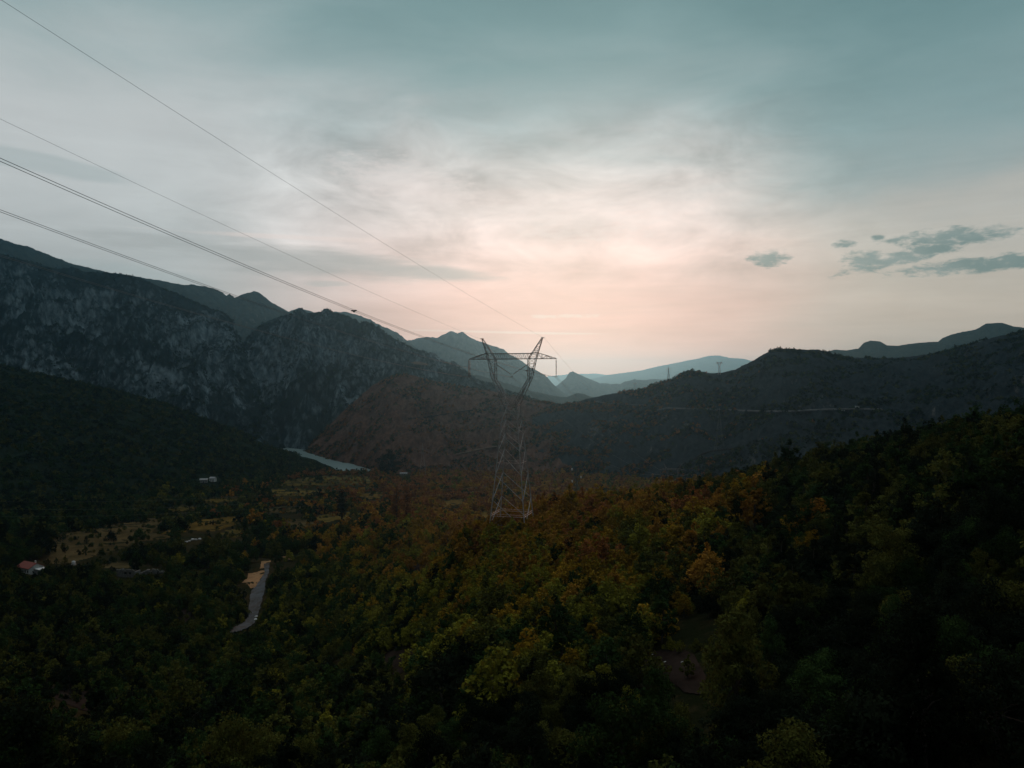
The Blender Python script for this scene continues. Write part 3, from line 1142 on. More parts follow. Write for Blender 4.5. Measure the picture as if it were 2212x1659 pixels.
ORD = ['first', 'second', 'third', 'fourth', 'fifth', 'sixth', 'seventh', 'eighth', 'ninth', 'tenth', 'eleventh', 'twelfth', 'thirteenth', 'fourteenth', 'fifteenth', 'sixteenth']
forms_pick = {}
buckets = {}
for t in singles:
    i = random.choice([0, 0, 1, 2, 3, 3])
    X, V = t[5], t[6]
    band = next(n for lim, n in BANDS if V >= lim)
    zone = next(n for lim, n in ZONES if X < lim)
    buckets.setdefault((t[4], i, band, zone), []).append((X, t, i))
for (colour, i, band, zone), lst in buckets.items():
    lst.sort(key=lambda q: q[0])
    for k, (X, t, fi) in enumerate(lst):
        short = {'along the bottom edge of the photo': 'lowest', 'on the near slope below the pylon': 'middle', 'high on the near slope': 'upper'}[band]
        if len(lst) == 1:
            label = f"only {KINDW[i]} {colour} tree {zone}, {short} rows"
        else:
            label = f"{KINDW[i]} {colour} tree {zone}, {ORD[min(k, 15)]} from left, {short} rows"
        add_tree(t[0], t[1], t[2] - .1, t[3], colour, fi, t[7], label, f"{colour} trees on the near slope", 'near', random.uniform(.85, 1.3))


# --- trees of their own: the poplars, the round dark tree by the river, the lone bushes in the fields
def column_tree(X, V, Htop, colour, label, seed, W=1.0):
    p = ground_at(X, V)
    H = (V - Htop) / F * p[1]
    v, f, mb = tree_form(seed, 1100, .5, 12.0, 1.9, 'column', 22)
    t = empty('poplar_tree', p)
    me = bpy.data.meshes.new('trunk')
    me.from_pydata(mb.v, [], mb.f)
    me.update()
    me.materials.append(BARK)
    link('trunk', me, t)
    link('crown', mesh_np('crown', v, f, LEAF[colour]), t)
    t.scale = (W * H / 12, W * H / 12, H / 12)
    tag(t, label, 'poplar tree', 'poplars in the valley')
    CLEAR.append(np.array([(X - 5, Htop + 8), (X + 5, Htop + 8), (X + 5, V - 25), (X - 5, V - 25)]))


column_tree(738, 1122, 1052, 'blackish green', 'dark slim poplar standing alone behind the small olive field', 51, 1.25)
column_tree(856, 1128, 1046, 'rusty brown', 'tall brown poplar, left one of the two close together in the valley', 52, 1.0)
column_tree(878, 1130, 1040, 'rusty brown', 'tallest brown poplar, right one of the two close together in the valley', 53, 1.1)
column_tree(528, 1152, 1112, 'deep green', 'short dark poplar at the right end of the golden field', 54, 1.5)


def lone_tree(name, X, V, Htop, i, colour, label, group=None, cat='tree', W=1.0):
    p = ground_at(X, V)
    H = (V - Htop) / F * p[1]
    h0 = {0: 5.8, 1: 7.0, 2: 4.0}[i]
    t = empty(name, p)
    link('trunk', trunk_mesh('mid', i), t)
    link('crown', crown_mesh('mid', i, colour), t)
    t.scale = (W * H / h0, W * H / h0, H / h0)
    t.rotation_euler = (0, 0, X)
    tag(t, label, cat, group)


lone_tree('round_tree', 840, 1030, 976, 0, 'blackish green', 'large round dark tree at the river bank in front of the brown hill', None, 'tree', 1.1)
lone_tree('round_tree', 573, 1088, 1050, 0, 'deep green', 'dark round tree right of the small olive field by the white houses', None, 'tree', 1.0)
lone_tree('field_bush', 312, 1130, 1116, 2, 'deep green', 'small dark bush standing at the top of the brown field', 'bushes in the fields', 'bush')
lone_tree('field_bush', 390, 1146, 1124, 2, 'blackish green', 'dark bush between the brown field and the golden field', 'bushes in the fields', 'bush', 1.1)
lone_tree('field_bush', 300, 1167, 1148, 2, 'deep green', 'broad dark bush in the middle of the brown field', 'bushes in the fields', 'bush', 1.3)
lone_tree('field_bush', 240, 1170, 1150, 2, 'blackish green', 'dark bush near the left side of the brown field', 'bushes in the fields', 'bush')
lone_tree('field_bush', 712, 1110, 1094, 2, 'deep green', 'rounded bush on the olive field left of the lone poplar', 'bushes in the fields', 'bush')
lone_tree('field_bush', 765, 1116, 1098, 2, 'dark olive', 'bush on the olive field right of the lone poplar', 'bushes in the fields', 'bush')
lone_tree('field_bush', 690, 1040, 1026, 2, 'deep green', 'low dark bush on the long field beside the river', 'bushes in the fields', 'bush', 1.2)
lone_tree('round_tree', 90, 1205, 1140, 0, 'blackish green', 'big black-green tree behind the red-roofed house at the field edge', None, 'tree', 1.0)

# ------------------------------------------------------------------ the rest of the wood and the scrub, one object each
_mid = [('mid', i, c) for c in COLOURS for i in range(3)]
_far = [('far', i, c) for c in COLOURS for i in range(2)]


def form_collection(name, keys):
    c = bpy.data.collections.new(name)
    for n, k in enumerate(keys):
        v, f, mb = form(k[0], k[1])
        if k[0] == 'mid':
            tv = np.array(mb.v)
            quads = np.array([q for q in mb.f if len(q) == 4])
            v2 = np.concatenate([v, tv])
            f2 = np.concatenate([f, quads + len(v)])
            me = mesh_np(name, v2, f2, LEAF[k[2]])
            me.materials.append(BARK)
            mi = np.zeros(len(f2), np.int32)
            mi[len(f):] = 1
            me.polygons.foreach_set('material_index', mi)
        else:
            me = crown_mesh(*k)
        o = bpy.data.objects.new(f'{name}.{n:03d}', me)
        c.objects.link(o)
    return c


def instancer(name, coll, pts, kidx, rot, size, label, cat):
    me = bpy.data.meshes.new(name)
    me.vertices.add(len(pts))
    me.vertices.foreach_set('co', np.asarray(pts, np.float32).ravel())
    a = me.attributes.new('pick', 'INT', 'POINT')
    a.data.foreach_set('value', np.asarray(kidx, np.int32))
    a = me.attributes.new('turn', 'FLOAT_VECTOR', 'POINT')
    rv = np.zeros((len(pts), 3), np.float32)
    rv[:, 2] = rot
    a.data.foreach_set('vector', rv.ravel())
    a = me.attributes.new('size', 'FLOAT_VECTOR', 'POINT')
    a.data.foreach_set('vector', np.asarray(size, np.float32).ravel())
    me.update()
    o = link(name, me)
    ng = bpy.data.node_groups.new(name, 'GeometryNodeTree')
    ng.interface.new_socket('Geometry', in_out='INPUT', socket_type='NodeSocketGeometry')
    ng.interface.new_socket('Geometry', in_out='OUTPUT', socket_type='NodeSocketGeometry')
    N, Lk = ng.nodes, ng.links
    gi, go = N.new('NodeGroupInput'), N.new('NodeGroupOutput')
    ci = N.new('GeometryNodeCollectionInfo')
    ci.inputs['Collection'].default_value = coll
    ci.inputs['Separate Children'].default_value = True
    ci.inputs['Reset Children'].default_value = True
    ip = N.new('GeometryNodeInstanceOnPoints')
    ip.inputs['Pick Instance'].default_value = True

    def attr(n, t):
        q = N.new('GeometryNodeInputNamedAttribute')
        q.data_type = t
        q.inputs['Name'].default_value = n
        return q.outputs['Attribute']
    Lk.new(gi.outputs[0], ip.inputs['Points'])
    Lk.new(ci.outputs[0], ip.inputs['Instance'])
    Lk.new(attr('pick', 'INT'), ip.inputs['Instance Index'])
    Lk.new(attr('turn', 'FLOAT_VECTOR'), ip.inputs['Rotation'])
    Lk.new(attr('size', 'FLOAT_VECTOR'), ip.inputs['Scale'])
    Lk.new(ip.outputs[0], go.inputs[0])
    md = o.modifiers.new(name, 'NODES')
    md.node_group = ng
    tag(o, label, cat, None, 'stuff')
    return o


valley = place(350, 700, 5.0, 8, .6, 1.25, -.22) + place(700, 1290, 7.5, 9, .6, 1.5, -.2)
allw = rest_wood + [t for t in valley if t[1] < 480]
ip_ = [_mid.index(('mid', random.choice([0, 0, 1, 2]), t[4])) for t in allw]
instancer('woodland', form_collection('woodland', _mid), [t[:3] for t in allw], ip_, [t[7] for t in allw],
          [(t[3] * 1.05,) * 3 for t in allw], 'mixed green and brown wood covering the slopes and valley floor', 'wood')

# scrub: valley floor farther out and the hillsides
sp, sk, sr, ss = [], [], [], []
for t in valley:
    if t[1] >= 480:
        sp.append(t[:3]); sk.append(_far.index(('far', random.choice([0, 1]), t[4]))); sr.append(t[7]); ss.append((t[3] * 1.2,) * 3)


def hill_scrub(layer, n, s0, s1, cols, seed, ridge_bias=0.0, tmax=1.0, d_noise=40., thr=-.1):
    rng = np.random.default_rng(seed)
    Xs, v, rows = layer
    k = 0
    while k < n:
        m = 4000
        i = rng.integers(0, len(Xs), m)
        t = rng.uniform(0.02, tmax, m)
        if ridge_bias:
            t = np.where(rng.uniform(0, 1, m) < ridge_bias, rng.uniform(.93, 1.0, m), t)
        j = np.minimum((t * (rows - 1)).astype(int), rows - 1)
        p = v[j, i] + rng.normal(size=(m, 3)) * np.array((1.5, 1.5, 0))
        ok = fbm(p[:, 0] / d_noise, p[:, 1] / d_noise + p[:, 2] / d_noise, 3) > thr
        ok &= (Xs[i] > -400) & (Xs[i] < 2540)
        if layer is L_GREEN:
            pv = CY - F * p[:, 2] / p[:, 1]
            ok &= ~((Xs[i] > 422) & (Xs[i] < 474) & (pv > 1026) & (pv < 1066))
        for q in np.nonzero(ok)[0]:
            sp.append(tuple(p[q] - np.array((0, 0, .4))))
            c = cols[int(rng.integers(len(cols)))]
            if layer is L_DARK and Xs[i[q]] < 1430 + 120 * rng.normal() and rng.uniform() < .55: c = 'rusty brown'
            sk.append(_far.index(('far', int(rng.integers(2)), c)))
            sr.append(rng.uniform(0, 6.28))
            s = rng.uniform(s0, s1)
            ss.append((s, s, s * rng.uniform(.7, 1.1)))
            k += 1
            if k >= n: break


hill_scrub(L_DARK, 15000, .4, 1.15, ['blackish green', 'deep green', 'blackish green', 'dark olive'], 21, .06, 1.0, 70., .02)
hill_scrub(L_BROWN, 9000, .40, 1.1, ['rusty brown', 'blackish green', 'dark olive', 'rusty brown', 'deep green'], 22, .05, 1.0, 60., .0)
hill_scrub(L_GREEN, 12500, .5, 1.3, ['deep green', 'blackish green', 'dark olive', 'deep green'], 23, .05, thr=-.25)
hill_scrub(L_GORGE, 6000, .5, 1.3, ['blackish green', 'deep green'], 24, .12, thr=.05, d_noise=90)
hill_scrub(L_LEFT, 8500, .5, 1.3, ['blackish green', 'deep green'], 25, .08, thr=.05, d_noise=90)
instancer('hillside_scrub', form_collection('hillside_scrub', _far), sp, sk, sr, ss, 'dark scrub dotted over the valley floor and hillsides', 'scrub')

# ------------------------------------------------------------------ pylons
STEEL = simple_mat('galvanised_steel', (.33, .32, .31), (.21, .20, .195), 2.0, .6, .1)
STEEL_DULL = simple_mat('dull_steel', (.16, .15, .15), (.10, .10, .10), 2.0, .7, .1)
CABLE = simple_mat('conductor_aluminium', (.15, .165, .17), (.11, .12, .125), 2.0, .6, .1)
PORCELAIN = simple_mat('insulator_glass', (.16, .10, .07), (.08, .05, .04), 4.0, .35)
WHITE_PORC = simple_mat('white_porcelain', (.72, .72, .70), (.6, .6, .58), 4.0, .3)
CONCRETE = simple_mat('concrete', (.30, .29, .27), (.2, .19, .18), 1.5, .9)
WHITEWASH = simple_mat('white_wall', (.50, .50, .48), (.34, .34, .33), .8, .9)
PALEWALL = simple_mat('pale_wall', (.24, .235, .225), (.16, .155, .15), .8, .9)
GREYWALL = simple_mat('grey_wall', (.24, .24, .24), (.15, .15, .15), .8, .9)
TILE = simple_mat('red_roof_tiles', (.17, .040, .026), (.10, .025, .018), 3.0, .85)
DARKHOLE = simple_mat('dark_opening', (.015, .015, .015), (.01, .01, .01), 2.0, .9)
STONE = simple_mat('rubble_stone', (.13, .125, .115), (.065, .062, .057), 2.2, .95, bumpd=.1)
PALESTONE = simple_mat('pale_boulder', (.34, .33, .32), (.2, .2, .19), 1.5, .9, bumpd=.05)
WOODPOLE = simple_mat('weathered_pole', (.17, .145, .12), (.10, .085, .07), 3.0, .9)

THETA = RAD(16.0)           # the line runs towards the left of the viewpoint


def lattice(mb, corners_a, corners_b, n, wb, wl=None, single=True):
    """square lattice between two rings of corner points"""
    A = [np.array(c, float) for c in corners_a]
    B = [np.array(c, float) for c in corners_b]
    m = len(A)
    ring = lambda t: [A[i] + (B[i] - A[i]) * t for i in range(m)]
    for i in range(m):
        if wl: mb.bar(A[i], B[i], wl)
    for k in range(n):
        r0, r1 = ring(k / n), ring((k + 1) / n)
        for i in range(m):
            j = (i + 1) % m
            if (k + i) % 2 == 0: mb.bar(r0[i], r1[j], wb)
            else: mb.bar(r0[j], r1[i], wb)
            mb.bar(r1[i], r1[j], wb)


def cathead_pylon(name, base, rz, label, group, s=1.0, fat=1.0, ground=None, body=True, STEEL=STEEL):
    t = empty(name, base, rz)
    # heights above the base (z = 0 at the feet)
    zw, zc, zt, zp = 26.6, 36.7, 37.9, 41.2
    hb, hw = 4.0, 1.45
    lv = [0.0, 6.0, 11.4, 16.7, 20.3, 23.2, zw]
    side = lambda z: hb + (hw - hb) * z / zw
    cs = ((-1, -1), (1, -1), (1, 1), (-1, 1))
    for a, b in cs:
        mb = MB()
        gz_ = 0.0 if ground is None else ground(a * hb, b * hb)
        k = side(gz_) if gz_ < 0 else hb
        mb.bar((a * side(gz_), b * side(gz_), gz_ - .3), (a * hw, b * hw, zw), .24 * fat, .19 * fat)
        mb.build('leg', STEEL, t)
        if body and fat < 2:
            mf = MB()
            mf.box((a * side(gz_), b * side(gz_), gz_ - .15), (.9, .9, .9))
            mf.build('footing', CONCRETE, t)
    mb = MB()
    for k in range(len(lv) - 1):
        z0, z1 = lv[k], lv[k + 1]
        s0, s1 = side(z0), side(z1)
        c0 = [(a * s0, b * s0, z0) for a, b in cs]
        c1 = [(a * s1, b * s1, z1) for a, b in cs]
        zm = (z0 + z1) / 2
        sm_ = side(zm)
        w = .125 * fat
        mb.bar(c1[0], c0[1], w)             # front: falls to the right
        mb.bar(c0[1], c1[2], w)             # right side: rises to the back
        mb.bar(c1[3], c0[2], w)             # back
        mb.bar(c0[0], c1[3], w)             # left side: rises to the back
        for i in range(4):
            j = (i + 1) % 4
            if k in (0, 2, 4):
                q0, q1 = cs[i], cs[j]
                mb.bar((q0[0] * sm_, q0[1] * sm_, zm), (q1[0] * sm_, q1[1] * sm_, zm), .07 * fat)
        if k in (0, 1, 2):                  # redundant members
            for i in range(4):
                q0, q1 = cs[i], cs[(i + 1) % 4]
                mx, my = (q0[0] + q1[0]) / 2 * sm_, (q0[1] + q1[1]) / 2 * sm_
                mb.bar((q0[0] * s0, q0[1] * s0, z0 + .1), (mx, my, zm), .055 * fat)
    zr_ = 2.6
    sr_ = side(zr_)
    ring = [(a * sr_, b * sr_, zr_) for a, b in cs]
    for i in range(4): mb.bar(ring[i], ring[(i + 1) % 4], .095 * fat)
    rw = [(a * hw, b * hw, zw) for a, b in cs]
    for i in range(4): mb.bar(rw[i], rw[(i + 1) % 4], .14 * fat)
    mb.build('body_bracing', STEEL, t)
    # the two bent arms of the window
    dk = .62
    for sgn in (-1, 1):
        mb = MB()
        wa, wb = .17 * fat, .085 * fat
        waist = [(sgn * hw, -hw, zw), (sgn * hw, hw, zw), (sgn * .25, hw * .9, zw - .1), (sgn * .25, -hw * .9, zw - .1)]
        knee = [(sgn * 4.45, -.95, 32.6), (sgn * 4.45, .95, 32.6), (sgn * 3.75, .95, 32.2), (sgn * 3.75, -.95, 32.2)]
        head = [(sgn * 5.45, -dk, zc), (sgn * 5.45, dk, zc), (sgn * 3.70, dk, zc), (sgn * 3.70, -dk, zc)]
        lattice(mb, waist, knee, 4, wb, wa)
        lattice(mb, knee, head, 4, wb, wa)
        mb.build('window_arm', STEEL, t)
        mp = MB()
        pk = [(sgn * 6.95, -.12, zp), (sgn * 6.95, .12, zp), (sgn * 6.70, .12, zp), (sgn * 6.70, -.12, zp)]
        lattice(mp, [(sgn * 5.45, -dk, zc), (sgn * 5.45, dk, zc), (sgn * 3.70, dk, zc), (sgn * 3.70, -dk, zc)], pk, 5, wb * .95, wa * .8)
        mp.bar((sgn * 6.55, 0, zp + .1), (sgn * 7.35, 0, zp + .08), .16 * fat)
        mp.build('earth_wire_peak', STEEL, t)
    mb = MB()
    L = 10.0
    wa, wb = .19 * fat, .09 * fat
    for y in (-dk, dk):
        mb.bar((-L, y * .25, zc), (-5.45, y, zc), wa)
        mb.bar((-5.45, y, zc), (5.45, y, zc), wa)
        mb.bar((5.45, y, zc), (L, y * .25, zc), wa)
        mb.bar((-L, y * .25, zc + .05), (-5.75, y, zt + .15), wa * .8)
        mb.bar((L, y * .25, zc + .05), (5.75, y, zt + .15), wa * .8)
        mb.bar((-5.75, y, zt + .15), (-4.4, y, zt), wa)
        mb.bar((5.75, y, zt + .15), (4.4, y, zt), wa)
        mb.bar((-4.4, y, zt), (4.4, y, zt), wa)
        n = 10
        for i in range(n):
            x0 = -4.4 + 8.8 * i / n
            x1 = -4.4 + 8.8 * (i + .5) / n
            x2 = -4.4 + 8.8 * (i + 1) / n
            mb.bar((x0, y, zt), (x1, y, zc), wb)
            mb.bar((x1, y, zc), (x2, y, zt), wb)
        for sg in (-1, 1):
            for k in range(4):
                f0, f1 = k / 4, (k + 1) / 4
                xa = 5.75 + (L - 5.75) * f0
                xb = 5.75 + (L - 5.75) * f1
                ztop = zt + .15 + (zc + .05 - zt - .15) * f0
                ya, yb = y * (1 - .75 * f0), y * (1 - .75 * f1)
                mb.bar((sg * xa, ya, ztop), (sg * xa, ya, zc), wb)
                mb.bar((sg * xa, ya, zc if k % 2 else ztop), (sg * xb, yb, zt + .15 + (zc + .05 - zt - .15) * f1 if k % 2 else zc), wb)
    for i in range(12):
        x0, x1 = -5.45 + 10.9 * i / 12, -5.45 + 10.9 * (i + 1) / 12
        sgn = 1 if i % 2 else -1
        mb.bar((x0, -dk * sgn, zc), (x1, dk * sgn, zc), wb * .8)
    mb.build('crossarm', STEEL, t)

    def string(p, q, r=.13, double=0.0):
        m = MB()
        p, q = np.array(p, float), np.array(q, float)
        for off in ((-double, double) if double else (0.0,)):
            o = np.array((off, 0, 0))
            d = q - p
            n = 13
            pts, rad = [p + o], [.03]
            for k in range(n):
                for f, rr in ((.12, .05), (.3, r), (.62, r * .9), (.8, .05)):
                    pts.append(p + o + d * (.08 + .84 * (k + f) / n))
                    rad.append(rr * fat)
            pts.append(q + o)
            rad.append(.03)
            m.tube(pts, rad, 7)
        if double:
            m.bar(q + np.array((-double - .15, 0, 0)), q + np.array((double + .15, 0, 0)), .1)
        return m
    zi = zc - 3.75
    string((L - .05, 0, zc - .1), (L - .05, 0, zi)).build('insulator_string', PORCELAIN, t)
    string((-L + .05, 0, zc - .1), (-L + .05, 0, zi), .10, .16).build('insulator_string', PORCELAIN, t)
    string((3.72, 0, zc - 1.1), (.18, 0, zi + .35), .09).build('insulator_string', PORCELAIN, t)
    string((-3.72, 0, zc - 1.1), (-.18, 0, zi + .35), .09).build('insulator_string', PORCELAIN, t)
    mc = MB()
    for x in (-L + .05, 0, L - .05):
        mc.bar((x - .28, 0, zi - .1), (x + .28, 0, zi - .1), .12 * fat)
        mc.bar((x, 0, zi - .1), (x, 0, zi + (.35 if x == 0 else 0)), .09 * fat)
        for dx in (-.2, .2):
            mc.bar((x + dx, -.5, zi - .25), (x + dx, .5, zi - .25), .10 * fat)
    mc.build('wire_clamps', STEEL, t)
    t.scale = (s, s, s)
    tag(t, label, 'pylon', group)
    return t


BASE_Z = -31.2
ca_, sa_ = math.cos(THETA), math.sin(THETA)


def tower_local(lx, ly, lz):
    return np.array((TOWER[0] + lx * ca_ + ly * sa_, TOWER[1] - lx * sa_ + ly * ca_, BASE_Z + lz))


def pylon_ground(lx, ly):
    p = tower_local(lx, ly, 0)
    return float(gz(p[0], p[1])) - BASE_Z


cathead_pylon('transmission_pylon', (TOWER[0], TOWER[1], BASE_Z), -THETA, 'large lattice pylon with wide crossarm in the centre of the photo', 'pylons', 1.0, 1.0, pylon_ground)

# far pylons of the same kind: sited by where they stand on the terrain
P_NEXT = P(1453, 1003, 640)
cathead_pylon('transmission_pylon', (P_NEXT[0], P_NEXT[1], P_NEXT[2] - 41.2), -THETA, 'faint pylon head showing over the trees below the hazy hillside', 'pylons', 1.0, 1.0, STEEL=STEEL_DULL)
p = on_layer(L_DARK, 1553, 810)
cathead_pylon('transmission_pylon', p, -RAD(10), 'small distant pylon standing on the dark hill crest, right of the centre', 'pylons', (p[1] * 29 / F) / 41.2, 3.4)
p = on_layer(L_DARK, 1372, 846)
p2 = P(1372, 843, p[1] + 30)
cathead_pylon('transmission_pylon', p2, -RAD(10), 'tiny grey pylon on the low ridge left of the crest pylon', 'pylons', (p2[1] * 17 / F) / 41.2, 3.0)


def lattice_mast(name, base, H, label, arms=3, fat=1.0, mat=None):
    t = empty(name, base)
    hb, ht = H * .10, H * .022
    zt = H
    cs = ((-1, -1), (1, -1), (1, 1), (-1, 1))
    for a, b in cs:
        m = MB()
        m.bar((a * hb, b * hb, -1), (a * ht, b * ht, zt * .72), .2 * fat)
        m.build('leg', mat or STEEL, t)
    m = MB()
    n = 6
    for k in range(n):
        f0, f1 = k / n, (k + 1) / n
        s0, s1 = hb + (ht - hb) * f0, hb + (ht - hb) * f1
        z0, z1 = f0 * zt * .72, f1 * zt * .72
        for i in range(4):
            p0, p1 = cs[i], cs[(i + 1) % 4]
            m.bar((p0[0] * s0, p0[1] * s0, z0), (p1[0] * s1, p1[1] * s1, z1), .10 * fat)
            m.bar((p1[0] * s0, p1[1] * s0, z0), (p0[0] * s1, p0[1] * s1, z1), .10 * fat)
            m.bar((p0[0] * s1, p0[1] * s1, z1), (p1[0] * s1, p1[1] * s1, z1), .10 * fat)
    m.build('body_bracing', mat or STEEL, t)
    m = MB()
    lattice(m, [(a * ht, b * ht, zt * .72) for a, b in cs], [(a * .1, b * .1, zt) for a, b in cs], 4, .10 * fat, .16 * fat)
    m.build('mast_top', mat or STEEL, t)
    for k in range(arms):
        z = zt * (.72 + .10 * k)
        w = H * (.16 if k != 1 else .20)
        m = MB()
        for sg in (-1, 1):
            for y in (-ht, ht):
                m.bar((sg * w, 0, z), (sg * ht, y, z), .13 * fat)
                m.bar((sg * w, 0, z), (sg * ht, y, z + H * .035), .10 * fat)
            m.bar((sg * w, 0, z), (sg * w, 0, z - H * .05), .12 * fat)
        m.build('crossarm', mat or STEEL, t)
    tag(t, label, 'pylon', 'pylons')


p = on_layer(L_DARK, 1444, 824)
lattice_mast('lattice_pylon', P(1444, 824, p[1] + 15), (p[1]) * 31 / F, 'slim distant pylon with three short crossarms on the hill crest', 3, 2.0)
p = ground_at(913, 1034)
lattice_mast('lattice_pylon', p, p[1] * 76 / F, 'faint pale pylon in front of the brown hill, left of the large pylon', 2, 1.2, STEEL_DULL)
p = on_layer(L_DARK, 1553, 972)
lattice_mast('lattice_pylon', p, p[1] * 92 / F, 'faint pylon standing on the hillside below the pale road', 3, .8, STEEL_DULL)


# ------------------------------------------------------------------ wires
def wire(name, pts, r, label, cat='power line', group='wires of the high-voltage line'):
    m = MB()
    m.tube(pts, r, 6)
    o = m.build(name, CABLE, None, True)
    tag(o, label, cat, group)
    return o


ZI = 36.7 - 3.75 - .25


def line_run(lx, lz, a, b, tmax, a2, b2, tmax2):
    """height along the line: towards the viewpoint, then away to the next pylon"""
    pts = []
    for t in np.linspace(tmax, 0, 60):
        p = tower_local(lx, -t, lz)
        p[2] += a * t + b * t * t
        pts.append(p)
    for t in np.linspace(0, tmax2, 50)[1:]:
        p = tower_local(lx, t, lz)
        p[2] += a2 * t + b2 * t * t
        pts.append(p)
    return pts


def bundle(lx, which, a):
    for dx, side in ((-.2, 'left'), (.2, 'right')):
        wire('conductor_wire', line_run(lx + dx, ZI, a, .000342, 230, -.225, .000150, 480), .018, f'{side} wire of the twin conductor hung from the {which}')


bundle(9.95, 'right crossarm end of the large pylon', .0325)
bundle(0.0, 'V-shaped insulators of the large pylon', .0385)
bundle(-9.95, 'left crossarm end of the large pylon', .0370)
wire('earth_wire', line_run(7.3, 41.2, .0715, .000149, 230, -.225, .000150, 480), .0125, 'thin uppermost wire running to the right peak of the large pylon')
wire('earth_wire', line_run(-7.3, 41.2, .0715, .000149, 230, -.225, .000150, 480), .0125, 'thin wire running to the left peak of the large pylon')


def spacer(lx, t, label):
    p = tower_local(lx, -t, ZI)
    p[2] += (.0325 if lx > 0 else .037) * t + .000342 * t * t
    m = MB()
    m.bar((-.24, 0, 0), (.24, 0, 0), .10)
    for sx in (-.2, .2):
        m.box((sx, 0, 0), (.12, .22, .14))
    m.box((0, 0, -.10), (.16, .16, .16))
    o = m.build('wire_spacer', CABLE, None, False, p)
    o.rotation_euler = (0, 0, -THETA)
    tag(o, label, 'spacer', 'spacers on the twin conductors')


spacer(9.95, 93.5, 'dark spacer clamp on the upper twin wires above the rocky mountain slope')
spacer(9.95, 24.5, 'dark spacer clamp on the upper twin wires inside the pylon window')
spacer(-9.95, 3.5, 'dark spacer clamp beside the left insulator of the pylon')

# ------------------------------------------------------------------ utility pole
UP = ground_at(1245, 1104, 120, 230)
UP = np.array(P(1245, 1104, 190.0))
UP[2] = float(gz(UP[0], UP[1]))
H_UP = (CY - 1013) / F * 190 - UP[2]
tp = empty('utility_pole', UP)
m = MB()
m.tube([(0, 0, -.5), (0, 0, H_UP * .5), (0.04, 0, H_UP - 1.0), (0.04, 0, H_UP)], [.17, .145, .11, .05], 8)
m.build('pole', WOODPOLE, tp, True)
m = MB()
m.bar((-1.0, 0, H_UP - 2.75), (.7, 0, H_UP - 1.5), .14)
m.bar((-.95, 0, H_UP - 2.7), (0, 0, H_UP - 3.2), .07)
m.bar((0, 0, H_UP - .55), (-1.0, 0, H_UP - .35), .10)
m.bar((.05, 0, H_UP - 1.9), (1.1, 0, H_UP - 2.05), .10)
m.build('crossarm', WOODPOLE, tp)
U_INS = [(-1.05, 0, H_UP - .1), (1.12, 0, H_UP - 2.0), (-1.0, 0, H_UP - 3.0)]
for q in U_INS:
    m = MB()
    z = q[2]
    m.tube([(q[0], 0, z + .32), (q[0], 0, z + .28), (q[0], 0, z + .14), (q[0], 0, z + .1), (q[0], 0, z + .02), (q[0], 0, z - .04), (q[0], 0, z - .15), (q[0], 0, z - .2), (q[0], 0, z - .3)],
           [.02, .14, .15, .05, .05, .16, .16, .05, .04], 8)
    m.build('insulator', WHITE_PORC, tp)
tag(tp, 'slim wooden utility pole with three white insulators right of the large pylon', 'utility pole')
for k, q in enumerate(U_INS):
    s0 = UP + np.array(q)
    e0 = P(-60, 1082 + 16 * k, 300)
    pts = [s0 + (e0 - s0) * t + np.array((0, 0, -3.0 * 4 * t * (1 - t))) for t in np.linspace(0, 1, 40)]
    wire('service_wire', pts, .012, f"thin {('upper', 'middle', 'lower')[k]} wire strung from the utility pole to the left across the valley", 'power line', 'wires of the utility pole')


# ------------------------------------------------------------------ houses, ruin, van, stones
def gable_house(name, X, V, on_hill, L, W, Hh, Hr, rz, label, roof_mat, wall_mat, wins, chimney=False):
    if on_hill is None:
        p = ground_at(X, V)
        p[2] = float(gz(p[0], p[1])) - .1
    else:
        p = on_layer(on_hill, X, V) + np.array((0, 0, .3))
    t = empty(name, p, rz)
    m = MB()
    hx, hy = L / 2, W / 2
    vs = [(-hx, -hy, 0), (hx, -hy, 0), (hx, hy, 0), (-hx, hy, 0), (-hx, -hy, Hh), (hx, -hy, Hh), (hx, hy, Hh), (-hx, hy, Hh), (-hx, 0, Hh + Hr), (hx, 0, Hh + Hr)]
    m.add(vs, [(0, 1, 5, 4), (2, 3, 7, 6), (1, 2, 6, 9, 5), (3, 0, 4, 8, 7)])
    m.build('wall', wall_mat, t)
    e, th = .45, .16
    r = MB()
    k = Hr / hy
    for sg in (-1, 1):
        y0, z0 = sg * (hy + e), Hh - e * k + .04
        a = [(-hx - e, y0, z0), (hx + e, y0, z0), (hx + e, 0, Hh + Hr + .04), (-hx - e, 0, Hh + Hr + .04)]
        b = [(q[0], q[1], q[2] + th) for q in a]
        r.add(a + b, [(3, 2, 1, 0), (4, 5, 6, 7), (0, 1, 5, 4), (1, 2, 6, 5), (2, 3, 7, 6), (3, 0, 4, 7)])
    r.build('roof', roof_mat, t)
    for i in range(wins):
        x = -hx + L * (i + .5) / wins
        w = MB()
        dr = (i == wins // 2)
        h = 2.0 if dr else 1.1
        w.box((x, -hy - .015, 1.0 if dr else Hh * .55), (.9, .05, h))
        w.build('door' if dr else 'window', DARKHOLE, t)
        f = MB()
        f.box((x, -hy - .03, (1.0 if dr else Hh * .55) + h / 2 + .08), (1.1, .08, .12))
        f.build('lintel', WHITEWASH, t)
    if chimney:
        c = MB()
        c.box((hx * .4, hy * .35, Hh + Hr + .1), (.5, .5, 1.3))
        c.build('chimney', wall_mat, t)
    tag(t, label, 'house')
    return t, p


